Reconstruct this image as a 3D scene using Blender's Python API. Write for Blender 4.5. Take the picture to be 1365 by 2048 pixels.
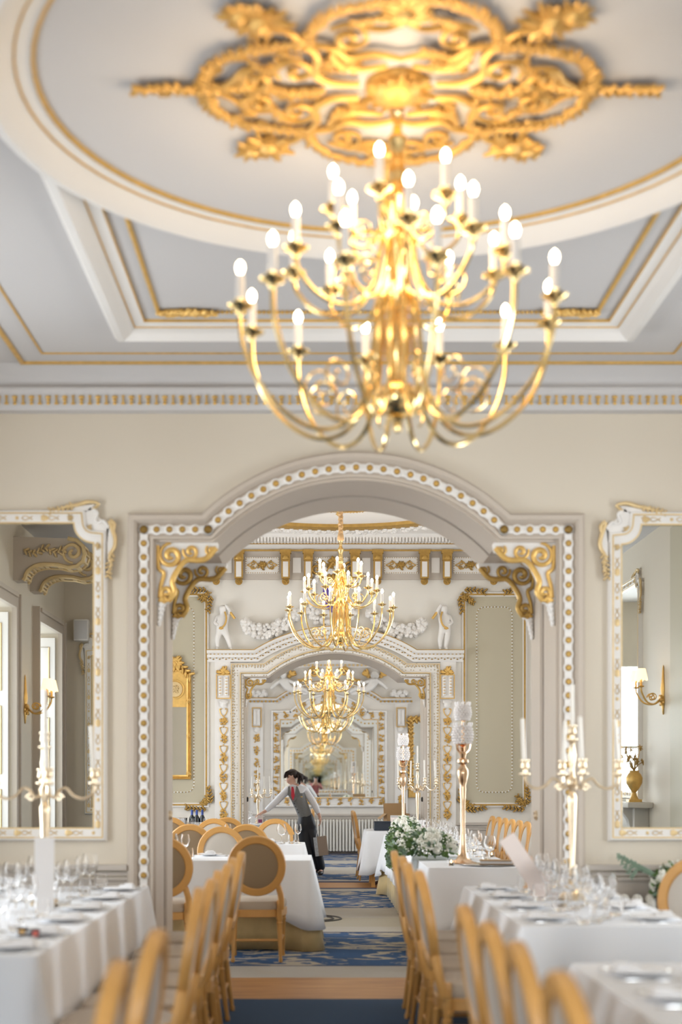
import bpy, bmesh, math, random
from mathutils import Vector, Matrix
PI = math.pi
S = bpy.context.scene
for _o in list(bpy.data.objects):
    bpy.data.objects.remove(_o)
COL = S.collection

# ------------------------------------------------------------------ camera, world, light, exposure
# Layout: X to the right, Y along the suite of rooms, Z up; X = 0 is the axis of the doorways.
cam_d = bpy.data.cameras.new('camera')
cam = bpy.data.objects.new('camera', cam_d)
COL.objects.link(cam)
cam.location = (-0.26, 0.0, 1.40)
cam.rotation_euler = (PI / 2, 0, 0)
cam_d.sensor_fit = 'HORIZONTAL'
cam_d.sensor_width = 36.0
cam_d.lens = 2844 / 1365 * 36.0
cam_d.shift_x = 0.037
cam_d.shift_y = 0.3963
cam_d.clip_start = 0.05
cam_d.dof.use_dof = True
cam_d.dof.focus_distance = 18.0
cam_d.dof.aperture_fstop = 2.2
S.camera = cam

S.view_settings.view_transform = 'Standard'
S.view_settings.look = 'None'
S.view_settings.gamma = 1.0
S.view_settings.use_curve_mapping = False
S.view_settings.exposure = 0.64
S.cycles.max_bounces = 18
S.cycles.diffuse_bounces = 5
S.cycles.glossy_bounces = 8
S.cycles.transmission_bounces = 18
S.cycles.sample_clamp_indirect = 6.0
S.cycles.caustics_refractive = False
S.cycles.caustics_reflective = False

W = bpy.data.worlds.new('world')
S.world = W
W.use_nodes = True
W.node_tree.nodes['Background'].inputs[0].default_value = (0.86, 0.93, 1.0, 1)
W.node_tree.nodes['Background'].inputs[1].default_value = 1.0

DAY = (0.88, 0.94, 1.0)
def window_light(loc, rot, sx, sy, power, color=DAY):
    """daylight entering through a window"""
    d = bpy.data.lights.new('window_daylight', 'AREA')
    d.shape = 'RECTANGLE'; d.size = sx; d.size_y = sy
    d.energy = power; d.color = color
    o = bpy.data.objects.new('window_daylight', d)
    o.location = loc; o.rotation_euler = rot
    COL.objects.link(o)
    return o
TO_R = (0, -PI / 2, 0)      # shines towards +X
TO_L = (0, PI / 2, 0)       # shines towards -X
TO_F = (PI / 2, 0, 0)       # shines towards +Y
L1P, L2P, L3P = 50, 74, 58
for wy, k in ((-.9, 1.5), (2.3, .40), (4.85, .42), (7.3, 1.6)):  # first one, behind the wall return, is added to brighten the near tables
    window_light((-3.98, wy, 1.85), TO_R, 2.5, 1.3, L1P * k)
window_light((3.98, 7.2, 1.85), TO_L, 2.5, 1.3, 66)  # soft fill from an unseen window added on the right
for wx in (-2.4, 2.4):
    window_light((wx, -2.72, 1.9), TO_F, 1.2, 2.4, 120)
for wy in (12.4, 14.6, 16.8):
    window_light((-4.12, wy, 2.0), TO_R, 2.6, 1.25, L2P)
for wy in (13.2, 15.8):
    window_light((4.12, wy, 2.0), TO_L, 2.6, 1.25, L2P * 0.75)
for wy in (22.2, 25.4):
    window_light((-3.92, wy, 1.9), TO_R, 2.4, 1.3, L3P)
    window_light((3.92, wy, 1.9), TO_L, 2.4, 1.3, L3P * 0.8)

# ------------------------------------------------------------------ materials (all procedural)
def mat(name, col, rough=0.5, metal=0.0, noise=None, bump=None, trans=0.0, emit=None, sheen=0.0, ior=None, coat=0.0):
    m = bpy.data.materials.new(name)
    m.use_nodes = True
    nt = m.node_tree
    b = nt.nodes['Principled BSDF']
    b.inputs['Base Color'].default_value = (*col, 1)
    b.inputs['Roughness'].default_value = rough
    b.inputs['Metallic'].default_value = metal
    if trans: b.inputs['Transmission Weight'].default_value = trans
    if ior: b.inputs['IOR'].default_value = ior
    if coat: b.inputs['Coat Weight'].default_value = coat
    if sheen: b.inputs['Sheen Weight'].default_value = sheen
    if emit:
        b.inputs['Emission Color'].default_value = (*emit[0], 1)
        b.inputs['Emission Strength'].default_value = emit[1]
    if noise or bump:
        tc = nt.nodes.new('ShaderNodeTexCoord')
    if noise:
        sc, amt = noise
        n = nt.nodes.new('ShaderNodeTexNoise')
        n.inputs['Scale'].default_value = sc
        n.inputs['Detail'].default_value = 4
        nt.links.new(tc.outputs['Object'], n.inputs['Vector'])
        mx = nt.nodes.new('ShaderNodeMix'); mx.data_type = 'RGBA'
        mx.inputs['A'].default_value = (*[max(0, c * (1 - amt)) for c in col], 1)
        mx.inputs['B'].default_value = (*[min(1, c * (1 + amt)) for c in col], 1)
        nt.links.new(n.outputs['Fac'], mx.inputs['Factor'])
        nt.links.new(mx.outputs['Result'], b.inputs['Base Color'])
    if bump:
        sc, st = bump
        n2 = nt.nodes.new('ShaderNodeTexNoise')
        n2.inputs['Scale'].default_value = sc
        n2.inputs['Detail'].default_value = 3
        nt.links.new(tc.outputs['Object'], n2.inputs['Vector'])
        bp = nt.nodes.new('ShaderNodeBump')
        bp.inputs['Strength'].default_value = st
        bp.inputs['Distance'].default_value = 0.01
        nt.links.new(n2.outputs['Fac'], bp.inputs['Height'])
        nt.links.new(bp.outputs['Normal'], b.inputs['Normal'])
    return m

CREAM = mat('cream_wall_paint', (0.68, 0.61, 0.50), 0.6, noise=(1.2, 0.02))
WHITE = mat('white_plaster', (0.83, 0.80, 0.76), 0.5, noise=(2.0, 0.02))
CEIL = mat('ceiling_paint', (0.60, 0.583, 0.575), 0.65, noise=(1.0, 0.015))
GREY = mat('warm_grey_paint', (0.56, 0.485, 0.405), 0.42, noise=(2.0, 0.03))
DADO = mat('dado_grey_paint', (0.53, 0.475, 0.415), 0.45)
OLIVE = mat('sage_panel_paint', (0.52, 0.47, 0.345), 0.55, noise=(1.0, 0.03))
GOLD = mat('gilding', (0.77, 0.49, 0.15), 0.42, 0.5, noise=(18.0, 0.25))
GOLDM = mat('medallion_gilding', (0.64, 0.375, 0.10), 0.42, 0.5, noise=(16.0, 0.3))
GOLD2 = mat('aged_gilding', (0.50, 0.31, 0.085), 0.45, 0.55, noise=(18.0, 0.3))
PALEGOLD = mat('pale_gilding', (0.72, 0.54, 0.28), 0.45, 0.35, noise=(14.0, 0.15))
BRASS = mat('polished_brass', (0.92, 0.68, 0.31), 0.17, 1.0)
ROSEGOLD = mat('champagne_gold_metal', (0.82, 0.58, 0.38), 0.2, 1.0)
SILVERGOLD = mat('worn_gilt_metal', (0.80, 0.66, 0.47), 0.28, 0.9, noise=(30, 0.15))
MIRROR = mat('mirror_glass', (0.86, 0.88, 0.86), 0.01, 1.0)
DARK = mat('dark_slot', (0.05, 0.045, 0.04), 0.6)
OAK = mat('light_oak', (0.63, 0.33, 0.095), 0.36, noise=(9.0, 0.14))
UPH = mat('pale_linen', (0.55, 0.50, 0.435), 0.85, bump=(260, 0.25), sheen=0.2)
UPHB = mat('shaded_taupe_linen', (0.30, 0.21, 0.12), 0.85, bump=(260, 0.25), sheen=0.5)  # linen darkened to carry the shade on backlit chair backs
UPHS = mat('beige_seat_linen', (0.47, 0.39, 0.30), 0.85, bump=(260, 0.25), sheen=0.2)
LINEN = mat('white_table_linen', (0.92, 0.935, 0.965), 0.75, bump=(160, 0.06))
GOLDCLOTH = mat('gold_damask_cloth', (0.66, 0.50, 0.24), 0.5, noise=(9.0, 0.22), bump=(60, 0.1), sheen=0.3)
NAPKIN = mat('napkin_linen', (0.90, 0.895, 0.90), 0.8)
CHINA = mat('white_china', (0.92, 0.91, 0.90), 0.15)
GLASS = mat('clear_glass', (1, 1, 1), 0.0, trans=1.0, ior=1.25)
SILVER = mat('cutlery_steel', (0.72, 0.71, 0.70), 0.18, 1.0)
CANDLE = mat('ivory_wax', (0.86, 0.82, 0.74), 0.45)
CSLEEVE = mat('candle_sleeve', (0.86, 0.80, 0.74), 0.4)
BULB = mat('lit_bulb', (1, 0.9, 0.7), 0.3, emit=((1.0, 0.80, 0.50), 14.0))
SHADE = mat('lit_lamp_shade', (0.9, 0.75, 0.5), 0.8, emit=((1.0, 0.72, 0.42), 1.1))
FLAME = mat('tealight_flame', (1, 0.8, 0.5), 0.4, emit=((1.0, 0.62, 0.28), 9.0))
SLEEVE = mat('brown_silk_sleeve', (0.36, 0.20, 0.09), 0.5, noise=(12, 0.2))
ROPE = mat('gold_cord', (0.62, 0.40, 0.20), 0.6)
LEAF = mat('green_leaves', (0.115, 0.20, 0.055), 0.5, noise=(25, 0.5))
LEAF2 = mat('eucalyptus_leaves', (0.19, 0.27, 0.19), 0.55, noise=(20, 0.3))
PETAL = mat('white_petals', (0.84, 0.83, 0.74), 0.6, noise=(30, 0.06))
SKIN = mat('skin', (0.66, 0.40, 0.30), 0.5)
HAIR = mat('dark_brown_hair', (0.028, 0.014, 0.009), 0.4, bump=(90, 0.5))
SHIRT = mat('white_shirt_cotton', (0.82, 0.82, 0.85), 0.75, bump=(28, 0.35))
TWEED = mat('grey_tweed', (0.22, 0.225, 0.225), 0.85, noise=(150, 0.4), bump=(180, 0.3))
NAVY = mat('dark_navy_trousers', (0.010, 0.013, 0.020), 0.55)
REDTIE = mat('red_tie_silk', (0.62, 0.02, 0.05), 0.45)
BLACK = mat('black_leather', (0.012, 0.012, 0.012), 0.35)
PAPER = mat('white_card', (0.85, 0.84, 0.84), 0.6)
BLUSH = mat('blush_card', (0.80, 0.70, 0.65), 0.6)
PLUM = mat('plum_print', (0.30, 0.05, 0.16), 0.6)
CARD = mat('brown_cardboard', (0.46, 0.29, 0.14), 0.7)
YELLOW = mat('yellow_label', (0.85, 0.62, 0.05), 0.6)
NAVYBOX = mat('navy_box', (0.02, 0.028, 0.045), 0.45)
WINE = mat('dark_wine_bottle', (0.012, 0.016, 0.02), 0.12)
CAPSULE = mat('blue_foil_capsule', (0.02, 0.05, 0.22), 0.35, 0.3)
RAD = mat('cream_radiator_paint', (0.76, 0.73, 0.66), 0.4)
PURPLE = mat('purple_enamel', (0.10, 0.06, 0.36), 0.4)
WOODDARK = mat('dark_mahogany', (0.06, 0.02, 0.012), 0.3)
BAGSKIN = mat('taupe_bag_paper', (0.42, 0.34, 0.27), 0.4)
BAGPRINT = mat('marbled_bag_paper', (0.55, 0.60, 0.66), 0.4, noise=(40, 0.45))
PINK = mat('pink_knit', (0.55, 0.20, 0.20), 0.8)
BLACKPLASTIC = mat('black_plastic', (0.02, 0.02, 0.02), 0.4)
REDP = mat('red_print', (0.75, 0.08, 0.03), 0.5)
AMBER = mat('amber_print', (0.75, 0.42, 0.08), 0.5)
STONE = mat('pale_stone', (0.66, 0.63, 0.57), 0.35, noise=(4, 0.08))

def nodes_of(name, rough):
    m = bpy.data.materials.new(name); m.use_nodes = True
    nt = m.node_tree; b = nt.nodes['Principled BSDF']
    b.inputs['Roughness'].default_value = rough
    tc = nt.nodes.new('ShaderNodeTexCoord')
    return m, nt, b, tc

def carpet_plain():
    m, nt, b, tc = nodes_of('plain_blue_carpet', 0.95)
    n = nt.nodes.new('ShaderNodeTexNoise'); n.inputs['Scale'].default_value = 140
    nt.links.new(tc.outputs['Object'], n.inputs['Vector'])
    r = nt.nodes.new('ShaderNodeValToRGB')
    r.color_ramp.elements[0].color = (0.009, 0.030, 0.075, 1)
    r.color_ramp.elements[1].color = (0.028, 0.075, 0.15, 1)
    nt.links.new(n.outputs['Fac'], r.inputs['Fac'])
    nt.links.new(r.outputs['Color'], b.inputs['Base Color'])
    bp = nt.nodes.new('ShaderNodeBump'); bp.inputs['Strength'].default_value = 0.4; bp.inputs['Distance'].default_value = 0.01
    nt.links.new(n.outputs['Fac'], bp.inputs['Height']); nt.links.new(bp.outputs['Normal'], b.inputs['Normal'])
    return m

def carpet_pattern(name, length, bands, sc=(1.2, 2.2)):
    """bands: list of (start in metres, 'cream'|'blue'|'navy'|'stone'); leaf pattern woven on the blue bands"""
    m, nt, b, tc = nodes_of(name, 0.95)
    L = nt.links
    sep = nt.nodes.new('ShaderNodeSeparateXYZ'); L.new(tc.outputs['Object'], sep.inputs[0])
    dv = nt.nodes.new('ShaderNodeMath'); dv.operation = 'DIVIDE'; dv.inputs[1].default_value = length
    L.new(sep.outputs['Y'], dv.inputs[0])
    cols = {'cream': (0.50, 0.46, 0.40, 1), 'blue': (0.022, 0.085, 0.22, 1), 'navy': (0.02, 0.03, 0.10, 1), 'stone': (0.47, 0.42, 0.33, 1)}
    base = nt.nodes.new('ShaderNodeValToRGB'); msk = nt.nodes.new('ShaderNodeValToRGB')
    for rr, pick in ((base, lambda k: cols[k]), (msk, lambda k: (1, 1, 1, 1) if k == 'blue' else ((0.35, .35, .35, 1) if k == 'cream' else (0, 0, 0, 1)))):
        rr.color_ramp.interpolation = 'CONSTANT'
        el = rr.color_ramp.elements
        el[0].position = 0; el[0].color = pick(bands[0][1])
        el[1].position = bands[1][0] / length; el[1].color = pick(bands[1][1])
        for s0, k in bands[2:]:
            e = el.new(min(1, s0 / length)); e.color = pick(k)
        L.new(dv.outputs[0], rr.inputs['Fac'])
    mp = nt.nodes.new('ShaderNodeMapping'); mp.inputs['Scale'].default_value = (sc[0], sc[1], 1)
    L.new(tc.outputs['Object'], mp.inputs['Vector'])
    n = nt.nodes.new('ShaderNodeTexNoise'); n.inputs['Scale'].default_value = 1.7; n.inputs['Detail'].default_value = 3.0
    n.inputs['Distortion'].default_value = 2.2
    L.new(mp.outputs[0], n.inputs['Vector'])
    st = nt.nodes.new('ShaderNodeValToRGB')
    st.color_ramp.elements[0].position = 0.535; st.color_ramp.elements[0].color = (0, 0, 0, 1)
    st.color_ramp.elements[1].position = 0.555; st.color_ramp.elements[1].color = (1, 1, 1, 1)
    L.new(n.outputs['Fac'], st.inputs['Fac'])
    mul = nt.nodes.new('ShaderNodeMath'); mul.operation = 'MULTIPLY'
    L.new(st.outputs['Color'], mul.inputs[0]); L.new(msk.outputs['Color'], mul.inputs[1])
    mx = nt.nodes.new('ShaderNodeMix'); mx.data_type = 'RGBA'
    mx.inputs['B'].default_value = (0.50, 0.43, 0.33, 1)
    L.new(mul.outputs[0], mx.inputs['Factor']); L.new(base.outputs['Color'], mx.inputs['A'])
    n3 = nt.nodes.new('ShaderNodeTexNoise'); n3.inputs['Scale'].default_value = 120
    L.new(tc.outputs['Object'], n3.inputs['Vector'])
    mx2 = nt.nodes.new('ShaderNodeMix'); mx2.data_type = 'RGBA'; mx2.blend_type = 'MULTIPLY'
    mx2.inputs['Factor'].default_value = 0.35
    L.new(mx.outputs['Result'], mx2.inputs['A']); L.new(n3.outputs['Fac'], mx2.inputs['B'])
    L.new(mx2.outputs['Result'], b.inputs['Base Color'])
    return m

def wood_floor():
    m, nt, b, tc = nodes_of('oak_boards', 0.48)
    L = nt.links
    mp = nt.nodes.new('ShaderNodeMapping'); mp.inputs['Scale'].default_value = (0.8, 9.0, 1)
    L.new(tc.outputs['Object'], mp.inputs['Vector'])
    n = nt.nodes.new('ShaderNodeTexNoise'); n.inputs['Scale'].default_value = 2.5; n.inputs['Detail'].default_value = 5
    L.new(mp.outputs[0], n.inputs['Vector'])
    r = nt.nodes.new('ShaderNodeValToRGB')
    r.color_ramp.elements[0].position = 0.3; r.color_ramp.elements[0].color = (0.25, 0.09, 0.015, 1)
    r.color_ramp.elements[1].position = 0.75; r.color_ramp.elements[1].color = (0.54, 0.26, 0.07, 1)
    L.new(n.outputs['Fac'], r.inputs['Fac']); L.new(r.outputs['Color'], b.inputs['Base Color'])
    return m

def dotted(name, base, dot, scale):
    """plaster with a woven all-over dot relief"""
    m, nt, b, tc = nodes_of(name, 0.55)
    L = nt.links
    v = nt.nodes.new('ShaderNodeTexVoronoi'); v.inputs['Scale'].default_value = scale; v.inputs['Randomness'].default_value = 0.35
    L.new(tc.outputs['Object'], v.inputs['Vector'])
    r = nt.nodes.new('ShaderNodeValToRGB')
    r.color_ramp.elements[0].position = 0.26; r.color_ramp.elements[0].color = (*dot, 1)
    r.color_ramp.elements[1].position = 0.34; r.color_ramp.elements[1].color = (*base, 1)
    L.new(v.outputs['Distance'], r.inputs['Fac']); L.new(r.outputs['Color'], b.inputs['Base Color'])
    return m
DOTTED = dotted('dotted_plaster', (0.80, 0.77, 0.72), (0.50, 0.42, 0.30), 26)

# ------------------------------------------------------------------ mesh helpers
_t = (1 + 5 ** 0.5) / 2
ICO_V = [Vector(v).normalized() for v in ((-1, _t, 0), (1, _t, 0), (-1, -_t, 0), (1, -_t, 0), (0, -1, _t), (0, 1, _t), (0, -1, -_t), (0, 1, -_t), (_t, 0, -1), (_t, 0, 1), (-_t, 0, -1), (-_t, 0, 1))]
ICO_F = [(0, 11, 5), (0, 5, 1), (0, 1, 7), (0, 7, 10), (0, 10, 11), (1, 5, 9), (5, 11, 4), (11, 10, 2), (10, 7, 6), (7, 1, 8), (3, 9, 4), (3, 4, 2), (3, 2, 6), (3, 6, 8), (3, 8, 9), (4, 9, 5), (2, 4, 11), (6, 2, 10), (8, 6, 7), (9, 8, 1)]

class MB:
    def __init__(self): self.v = []; self.f = []; self.mi = []; self.cur = 0
    def add(self, vs, fs):
        n = len(self.v); self.v += [tuple(v) for v in vs]
        for f in fs: self.f.append(tuple(i + n for i in f)); self.mi.append(self.cur)
    def merge(self, o, M=None):
        n = len(self.v)
        self.v += [tuple(M @ Vector(v)) for v in o.v] if M is not None else o.v
        for f, k in zip(o.f, o.mi): self.f.append(tuple(i + n for i in f)); self.mi.append(k)
        return self
    def box(self, x0, x1, y0, y1, z0, z1):
        self.add([(x0, y0, z0), (x1, y0, z0), (x1, y1, z0), (x0, y1, z0), (x0, y0, z1), (x1, y0, z1), (x1, y1, z1), (x0, y1, z1)],
                 [(0, 3, 2, 1), (4, 5, 6, 7), (0, 1, 5, 4), (1, 2, 6, 5), (2, 3, 7, 6), (3, 0, 4, 7)])
        return self
    def bevbox(self, x0, x1, y0, y1, z0, z1, b=0.01):
        bm = bmesh.new(); bmesh.ops.create_cube(bm, size=1)
        for v in bm.verts: v.co = Vector((x0 + (v.co.x + .5) * (x1 - x0), y0 + (v.co.y + .5) * (y1 - y0), z0 + (v.co.z + .5) * (z1 - z0)))
        bmesh.ops.bevel(bm, geom=bm.edges[:], offset=b, segments=2, profile=0.6, affect='EDGES')
        bm.verts.index_update()
        self.add([v.co.copy() for v in bm.verts], [[v.index for v in f.verts] for f in bm.faces]); bm.free()
        return self
    def lathe(self, prof, n=16, c=(0, 0, 0), M=None):
        vs, fs = [], []
        for r, z in prof:
            for i in range(n):
                a = 2 * PI * i / n; vs.append(Vector((r * math.cos(a), r * math.sin(a), z)))
        for j in range(len(prof) - 1):
            for i in range(n):
                k = (i + 1) % n; fs.append((j * n + i, j * n + k, (j + 1) * n + k, (j + 1) * n + i))
        if prof[0][0] > 1e-4: fs.append(tuple(reversed(range(n))))
        if prof[-1][0] > 1e-4: fs.append(tuple((len(prof) - 1) * n + i for i in range(n)))
        if M is not None: vs = [M @ v for v in vs]
        self.add([v + Vector(c) for v in vs], fs); return self
    def tube(self, pts, r, n=7, closed=False, flat=None):
        pts = [Vector(p) for p in pts]; m = len(pts)
        rs = r if isinstance(r, (list, tuple)) else [r] * m
        vs, fs = [], []
        up = None
        for i, p in enumerate(pts):
            if closed: t = (pts[(i + 1) % m] - pts[i - 1])
            else: t = pts[min(i + 1, m - 1)] - pts[max(i - 1, 0)]
            if t.length < 1e-9: t = Vector((0, 0, 1))
            t.normalize()
            if flat is not None:
                u = Vector(flat); u = u - t * u.dot(t)
            elif up is None:
                a = Vector((0, 0, 1)) if abs(t.z) < 0.9 else Vector((1, 0, 0)); u = a - t * a.dot(t)
            else: u = up - t * up.dot(t)
            if u.length < 1e-6: u = t.orthogonal()
            u.normalize(); up = u; w = t.cross(u)
            for k in range(n):
                a = 2 * PI * k / n
                vs.append(p + (u * math.cos(a) + w * math.sin(a)) * rs[i])
        for i in range(m if closed else m - 1):
            j = (i + 1) % m
            for k in range(n):
                l = (k + 1) % n; fs.append((i * n + k, i * n + l, j * n + l, j * n + k))
        if not closed: fs.append(tuple(reversed(range(n)))); fs.append(tuple((m - 1) * n + k for k in range(n)))
        self.add(vs, fs); return self
    def blob(self, c, r, R=None):
        rr = r if isinstance(r, (tuple, list, Vector)) else (r, r, r)
        vs = []
        for v in ICO_V:
            p = Vector((v.x * rr[0], v.y * rr[1], v.z * rr[2]))
            if R is not None: p = R @ p
            vs.append(p + Vector(c))
        self.add(vs, ICO_F); return self
    def ell(self, c, r, nu=14, nv=9, R=None):
        vs, fs = [], []
        rr = r if isinstance(r, (tuple, list)) else (r, r, r)
        vs.append(Vector((0, 0, -rr[2])))
        for j in range(1, nv):
            a = -PI / 2 + PI * j / nv
            for i in range(nu):
                b = 2 * PI * i / nu
                vs.append(Vector((rr[0] * math.cos(a) * math.cos(b), rr[1] * math.cos(a) * math.sin(b), rr[2] * math.sin(a))))
        vs.append(Vector((0, 0, rr[2])))
        for i in range(nu): fs.append((0, 1 + (i + 1) % nu, 1 + i))
        for j in range(nv - 2):
            for i in range(nu):
                k = (i + 1) % nu; fs.append((1 + j * nu + i, 1 + j * nu + k, 1 + (j + 1) * nu + k, 1 + (j + 1) * nu + i))
        e = len(vs) - 1
        for i in range(nu): fs.append((e, 1 + (nv - 2) * nu + i, 1 + (nv - 2) * nu + (i + 1) % nu))
        if R is not None: vs = [R @ v for v in vs]
        self.add([v + Vector(c) for v in vs], fs); return self
    def prism(self, poly, y0, y1):
        n = len(poly)
        vs = [(x, y0, z) for x, z in poly] + [(x, y1, z) for x, z in poly]
        fs = [tuple(range(n)), tuple(reversed(range(n, 2 * n)))]
        for i in range(n): j = (i + 1) % n; fs.append((i, i + n, j + n, j))
        self.add(vs, fs); return self
    def sweep(self, path, prof, y, closed=False, out=1, sy=-1):
        """mitred moulding: path in (x,z); prof is a closed loop of (u outwards, v towards the viewer)"""
        P = [Vector(p) for p in path]; m = len(P); vs, fs = [], []; k = len(prof)
        for i in range(m):
            a = P[i] - P[i - 1] if (closed or i > 0) else None
            b = P[(i + 1) % m] - P[i] if (closed or i < m - 1) else None
            na = Vector((a.y, -a.x)).normalized() if a is not None else None
            nb = Vector((b.y, -b.x)).normalized() if b is not None else None
            if na is None: nn = nb
            elif nb is None: nn = na
            else:
                nn = (na + nb)
                nn = nn / max(0.25, nn.dot(na)) if nn.length > 1e-6 else na
            nn = nn * out
            for u, v in prof: vs.append((P[i].x + nn.x * u, y + sy * v, P[i].y + nn.y * u))
        for i in range(m if closed else m - 1):
            j = (i + 1) % m
            for q in range(k): l = (q + 1) % k; fs.append((i * k + q, i * k + l, j * k + l, j * k + q))
        if not closed: fs.append(tuple(range(k))); fs.append(tuple(reversed(range((m - 1) * k, m * k))))
        self.add(vs, fs); return self
    def mesh(self, name, mats, angle=40):
        me = bpy.data.meshes.new(name)
        me.from_pydata(self.v, [], self.f)
        for mm in (mats if isinstance(mats, (list, tuple)) else [mats]): me.materials.append(mm)
        me.polygons.foreach_set('material_index', self.mi)
        bm = bmesh.new(); bm.from_mesh(me)
        bmesh.ops.recalc_face_normals(bm, faces=bm.faces[:])
        bm.to_mesh(me); bm.free()
        me.polygons.foreach_set('use_smooth', [True] * len(me.polygons))
        me.set_sharp_from_angle(angle=math.radians(angle))
        me.update()
        return me
    def build(self, name, mats, parent=None, loc=(0, 0, 0), rotz=0.0, angle=40):
        o = bpy.data.objects.new(name, self.mesh(name, mats, angle))
        COL.objects.link(o); o.location = loc; o.rotation_euler = (0, 0, rotz)
        if parent is not None: o.parent = parent
        return o

def tag(o, label, cat, group=None, kind=None):
    o['label'] = label; o['category'] = cat
    if group: o['group'] = group
    if kind: o['kind'] = kind
    return o
def thing(name, label, cat, loc=(0, 0, 0), rotz=0.0, group=None, kind=None):
    o = bpy.data.objects.new(name, None); COL.objects.link(o)
    o.empty_display_size = 0.1
    o.location = loc; o.rotation_euler = (0, 0, rotz)
    return tag(o, label, cat, group, kind)
def copy_tree(o, parent=None, loc=None, rotz=None, label=None, group=None):
    c = o.copy(); COL.objects.link(c)
    if parent is not None: c.parent = parent
    if loc is not None: c.location = loc
    if rotz is not None: c.rotation_euler = (0, 0, rotz)
    if label: c['label'] = label
    if group: c['group'] = group
    for ch in list(o.children): copy_tree(ch, c)
    return c
def struct(name, mb, mats, label, cat, angle=40, loc=(0, 0, 0)):
    return tag(mb.build(name, mats, None, loc, 0.0, angle), label, cat, None, 'structure')

def crom(pts, n=6, closed=False):
    P = [Vector(p) for p in pts]; out = []; m = len(P)
    for i in range(m if closed else m - 1):
        g = (lambda q: P[q % m]) if closed else (lambda q: P[max(0, min(m - 1, q))])
        p0, p1, p2, p3 = g(i - 1), g(i), g(i + 1), g(i + 2)
        for k in range(n):
            t = k / n
            out.append(0.5 * ((2 * p1) + (p2 - p0) * t + (2 * p0 - 5 * p1 + 4 * p2 - p3) * t * t + (3 * p1 - p0 - 3 * p2 + p3) * t ** 3))
    if not closed: out.append(P[-1].copy())
    return out
def arc(cx, cz, r, a0, a1, n):
    return [(cx + r * math.cos(a0 + (a1 - a0) * i / n), cz + r * math.sin(a0 + (a1 - a0) * i / n)) for i in range(n + 1)]
def resample(path, step, closed=False):
    P = [Vector(p) for p in path]
    if closed: P.append(P[0].copy())
    L = [0]
    for i in range(1, len(P)): L.append(L[-1] + (P[i] - P[i - 1]).length)
    n = max(2, int(round(L[-1] / step))); out = []; j = 0
    for k in range(n + (0 if closed else 1)):
        s = L[-1] * k / n
        while j < len(L) - 2 and L[j + 1] < s: j += 1
        t = (s - L[j]) / max(1e-9, L[j + 1] - L[j]); out.append(P[j].lerp(P[j + 1], t))
    return out
def spiral(c, r, turns, a0, d=1, n=22, r1=0.16, ax=(0, 2), y=0.0):
    """points of a scroll in the XZ plane, from its eye outwards"""
    out = []
    for i in range(n + 1):
        t = i / n; a = a0 + d * 2 * PI * turns * (1 - t); rr = r * (r1 + (1 - r1) * t)
        out.append(Vector((c[0] + rr * math.cos(a), y, c[1] + rr * math.sin(a))))
    return out
def taper(n, r, a=0.5, b=0.35):
    return [r * min(1, a + (1 - a) * i / (n * 0.4)) * min(1, b + (1 - b) * (n - 1 - i) / (n * 0.5)) for i in range(n)]
def leafchain(mb, pts, w, rnd, dens=1.0, flat=0.45, nrm=(0, 1, 0)):
    """foliage garland: paired leaf lumps along a path"""
    N = Vector(nrm)
    P = resample(pts, w * 0.75 / dens)
    for i, p in enumerate(P):
        t = (P[min(i + 1, len(P) - 1)] - P[max(i - 1, 0)])
        if t.length < 1e-9: continue
        t.normalize(); s = N.cross(t)
        for sg in (1, -1):
            d = (t * 0.75 + s * sg * rnd.uniform(0.6, 1.1)).normalized()
            b = N.cross(d); M = Matrix((d, b, N)).transposed()
            L = w * rnd.uniform(0.55, 0.9)
            mb.blob(p + d * L * 0.6 - N * 0.0 + Vector((rnd.uniform(-1, 1), rnd.uniform(-1, 1), rnd.uniform(-1, 1))) * w * 0.08, (L * 0.75, w * 0.26, w * flat), M)
        mb.blob(p, w * 0.3)
def spray(mb, c, r, rnd, n=16, a0=0.0, a1=2 * PI, nrm=(0, 1, 0), ux=(1, 0, 0), thick=0.22, wide=0.2):
    """a burst of leaves round a centre"""
    N = Vector(nrm).normalized(); X = Vector(ux); Y = N.cross(X)
    for i in range(n):
        a = a0 + (a1 - a0) * (i + 0.5) / n + rnd.uniform(-.12, .12)
        d = X * math.cos(a) + Y * math.sin(a); L = r * rnd.uniform(0.6, 1.0)
        b = N.cross(d); M = Matrix((d, b, N)).transposed()
        mb.blob(Vector(c) + d * L * 0.55, (L * 0.5, r * wide * rnd.uniform(.7, 1.2), r * thick), M)
    mb.blob(c, r * 0.3)
ORD = ['first', 'second', 'third', 'fourth', 'fifth', 'sixth', 'seventh', 'eighth', 'ninth', 'tenth', 'eleventh', 'twelfth']
# ================================================================== THE SETTING
YB0, YB1 = 9.2, 10.2          # wall between the first and second room
YC0, YC1 = 18.9, 19.9         # wall between the second and third room
YE = 28.0                     # end wall with the mirror
HWID = 3.3                    # half width of the rooms
C1, C2, C3 = 4.05, 4.62, 3.95 # ceiling heights

def opening(hw, zs, aw, zc, n=28, z0=0.0):
    r = zc - zs; R = (aw * aw + r * r) / (2 * r); cz = zc - R
    a = math.atan2(zs - cz, aw)
    return [(-hw, z0), (-hw, zs)] + arc(0, cz, R, PI - a, a, n) + [(hw, zs), (hw, z0)]
def cornice_path(x1, aw, zs, zc, n=26):
    return opening(x1, zs, aw, zc, n)[1:-1]
def offs(path, u, out=-1, closed=False):
    m = MB(); m.sweep(path, [(u, 0)], 0, closed, out)
    return [(v[0], v[2]) for v in m.v]

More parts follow.
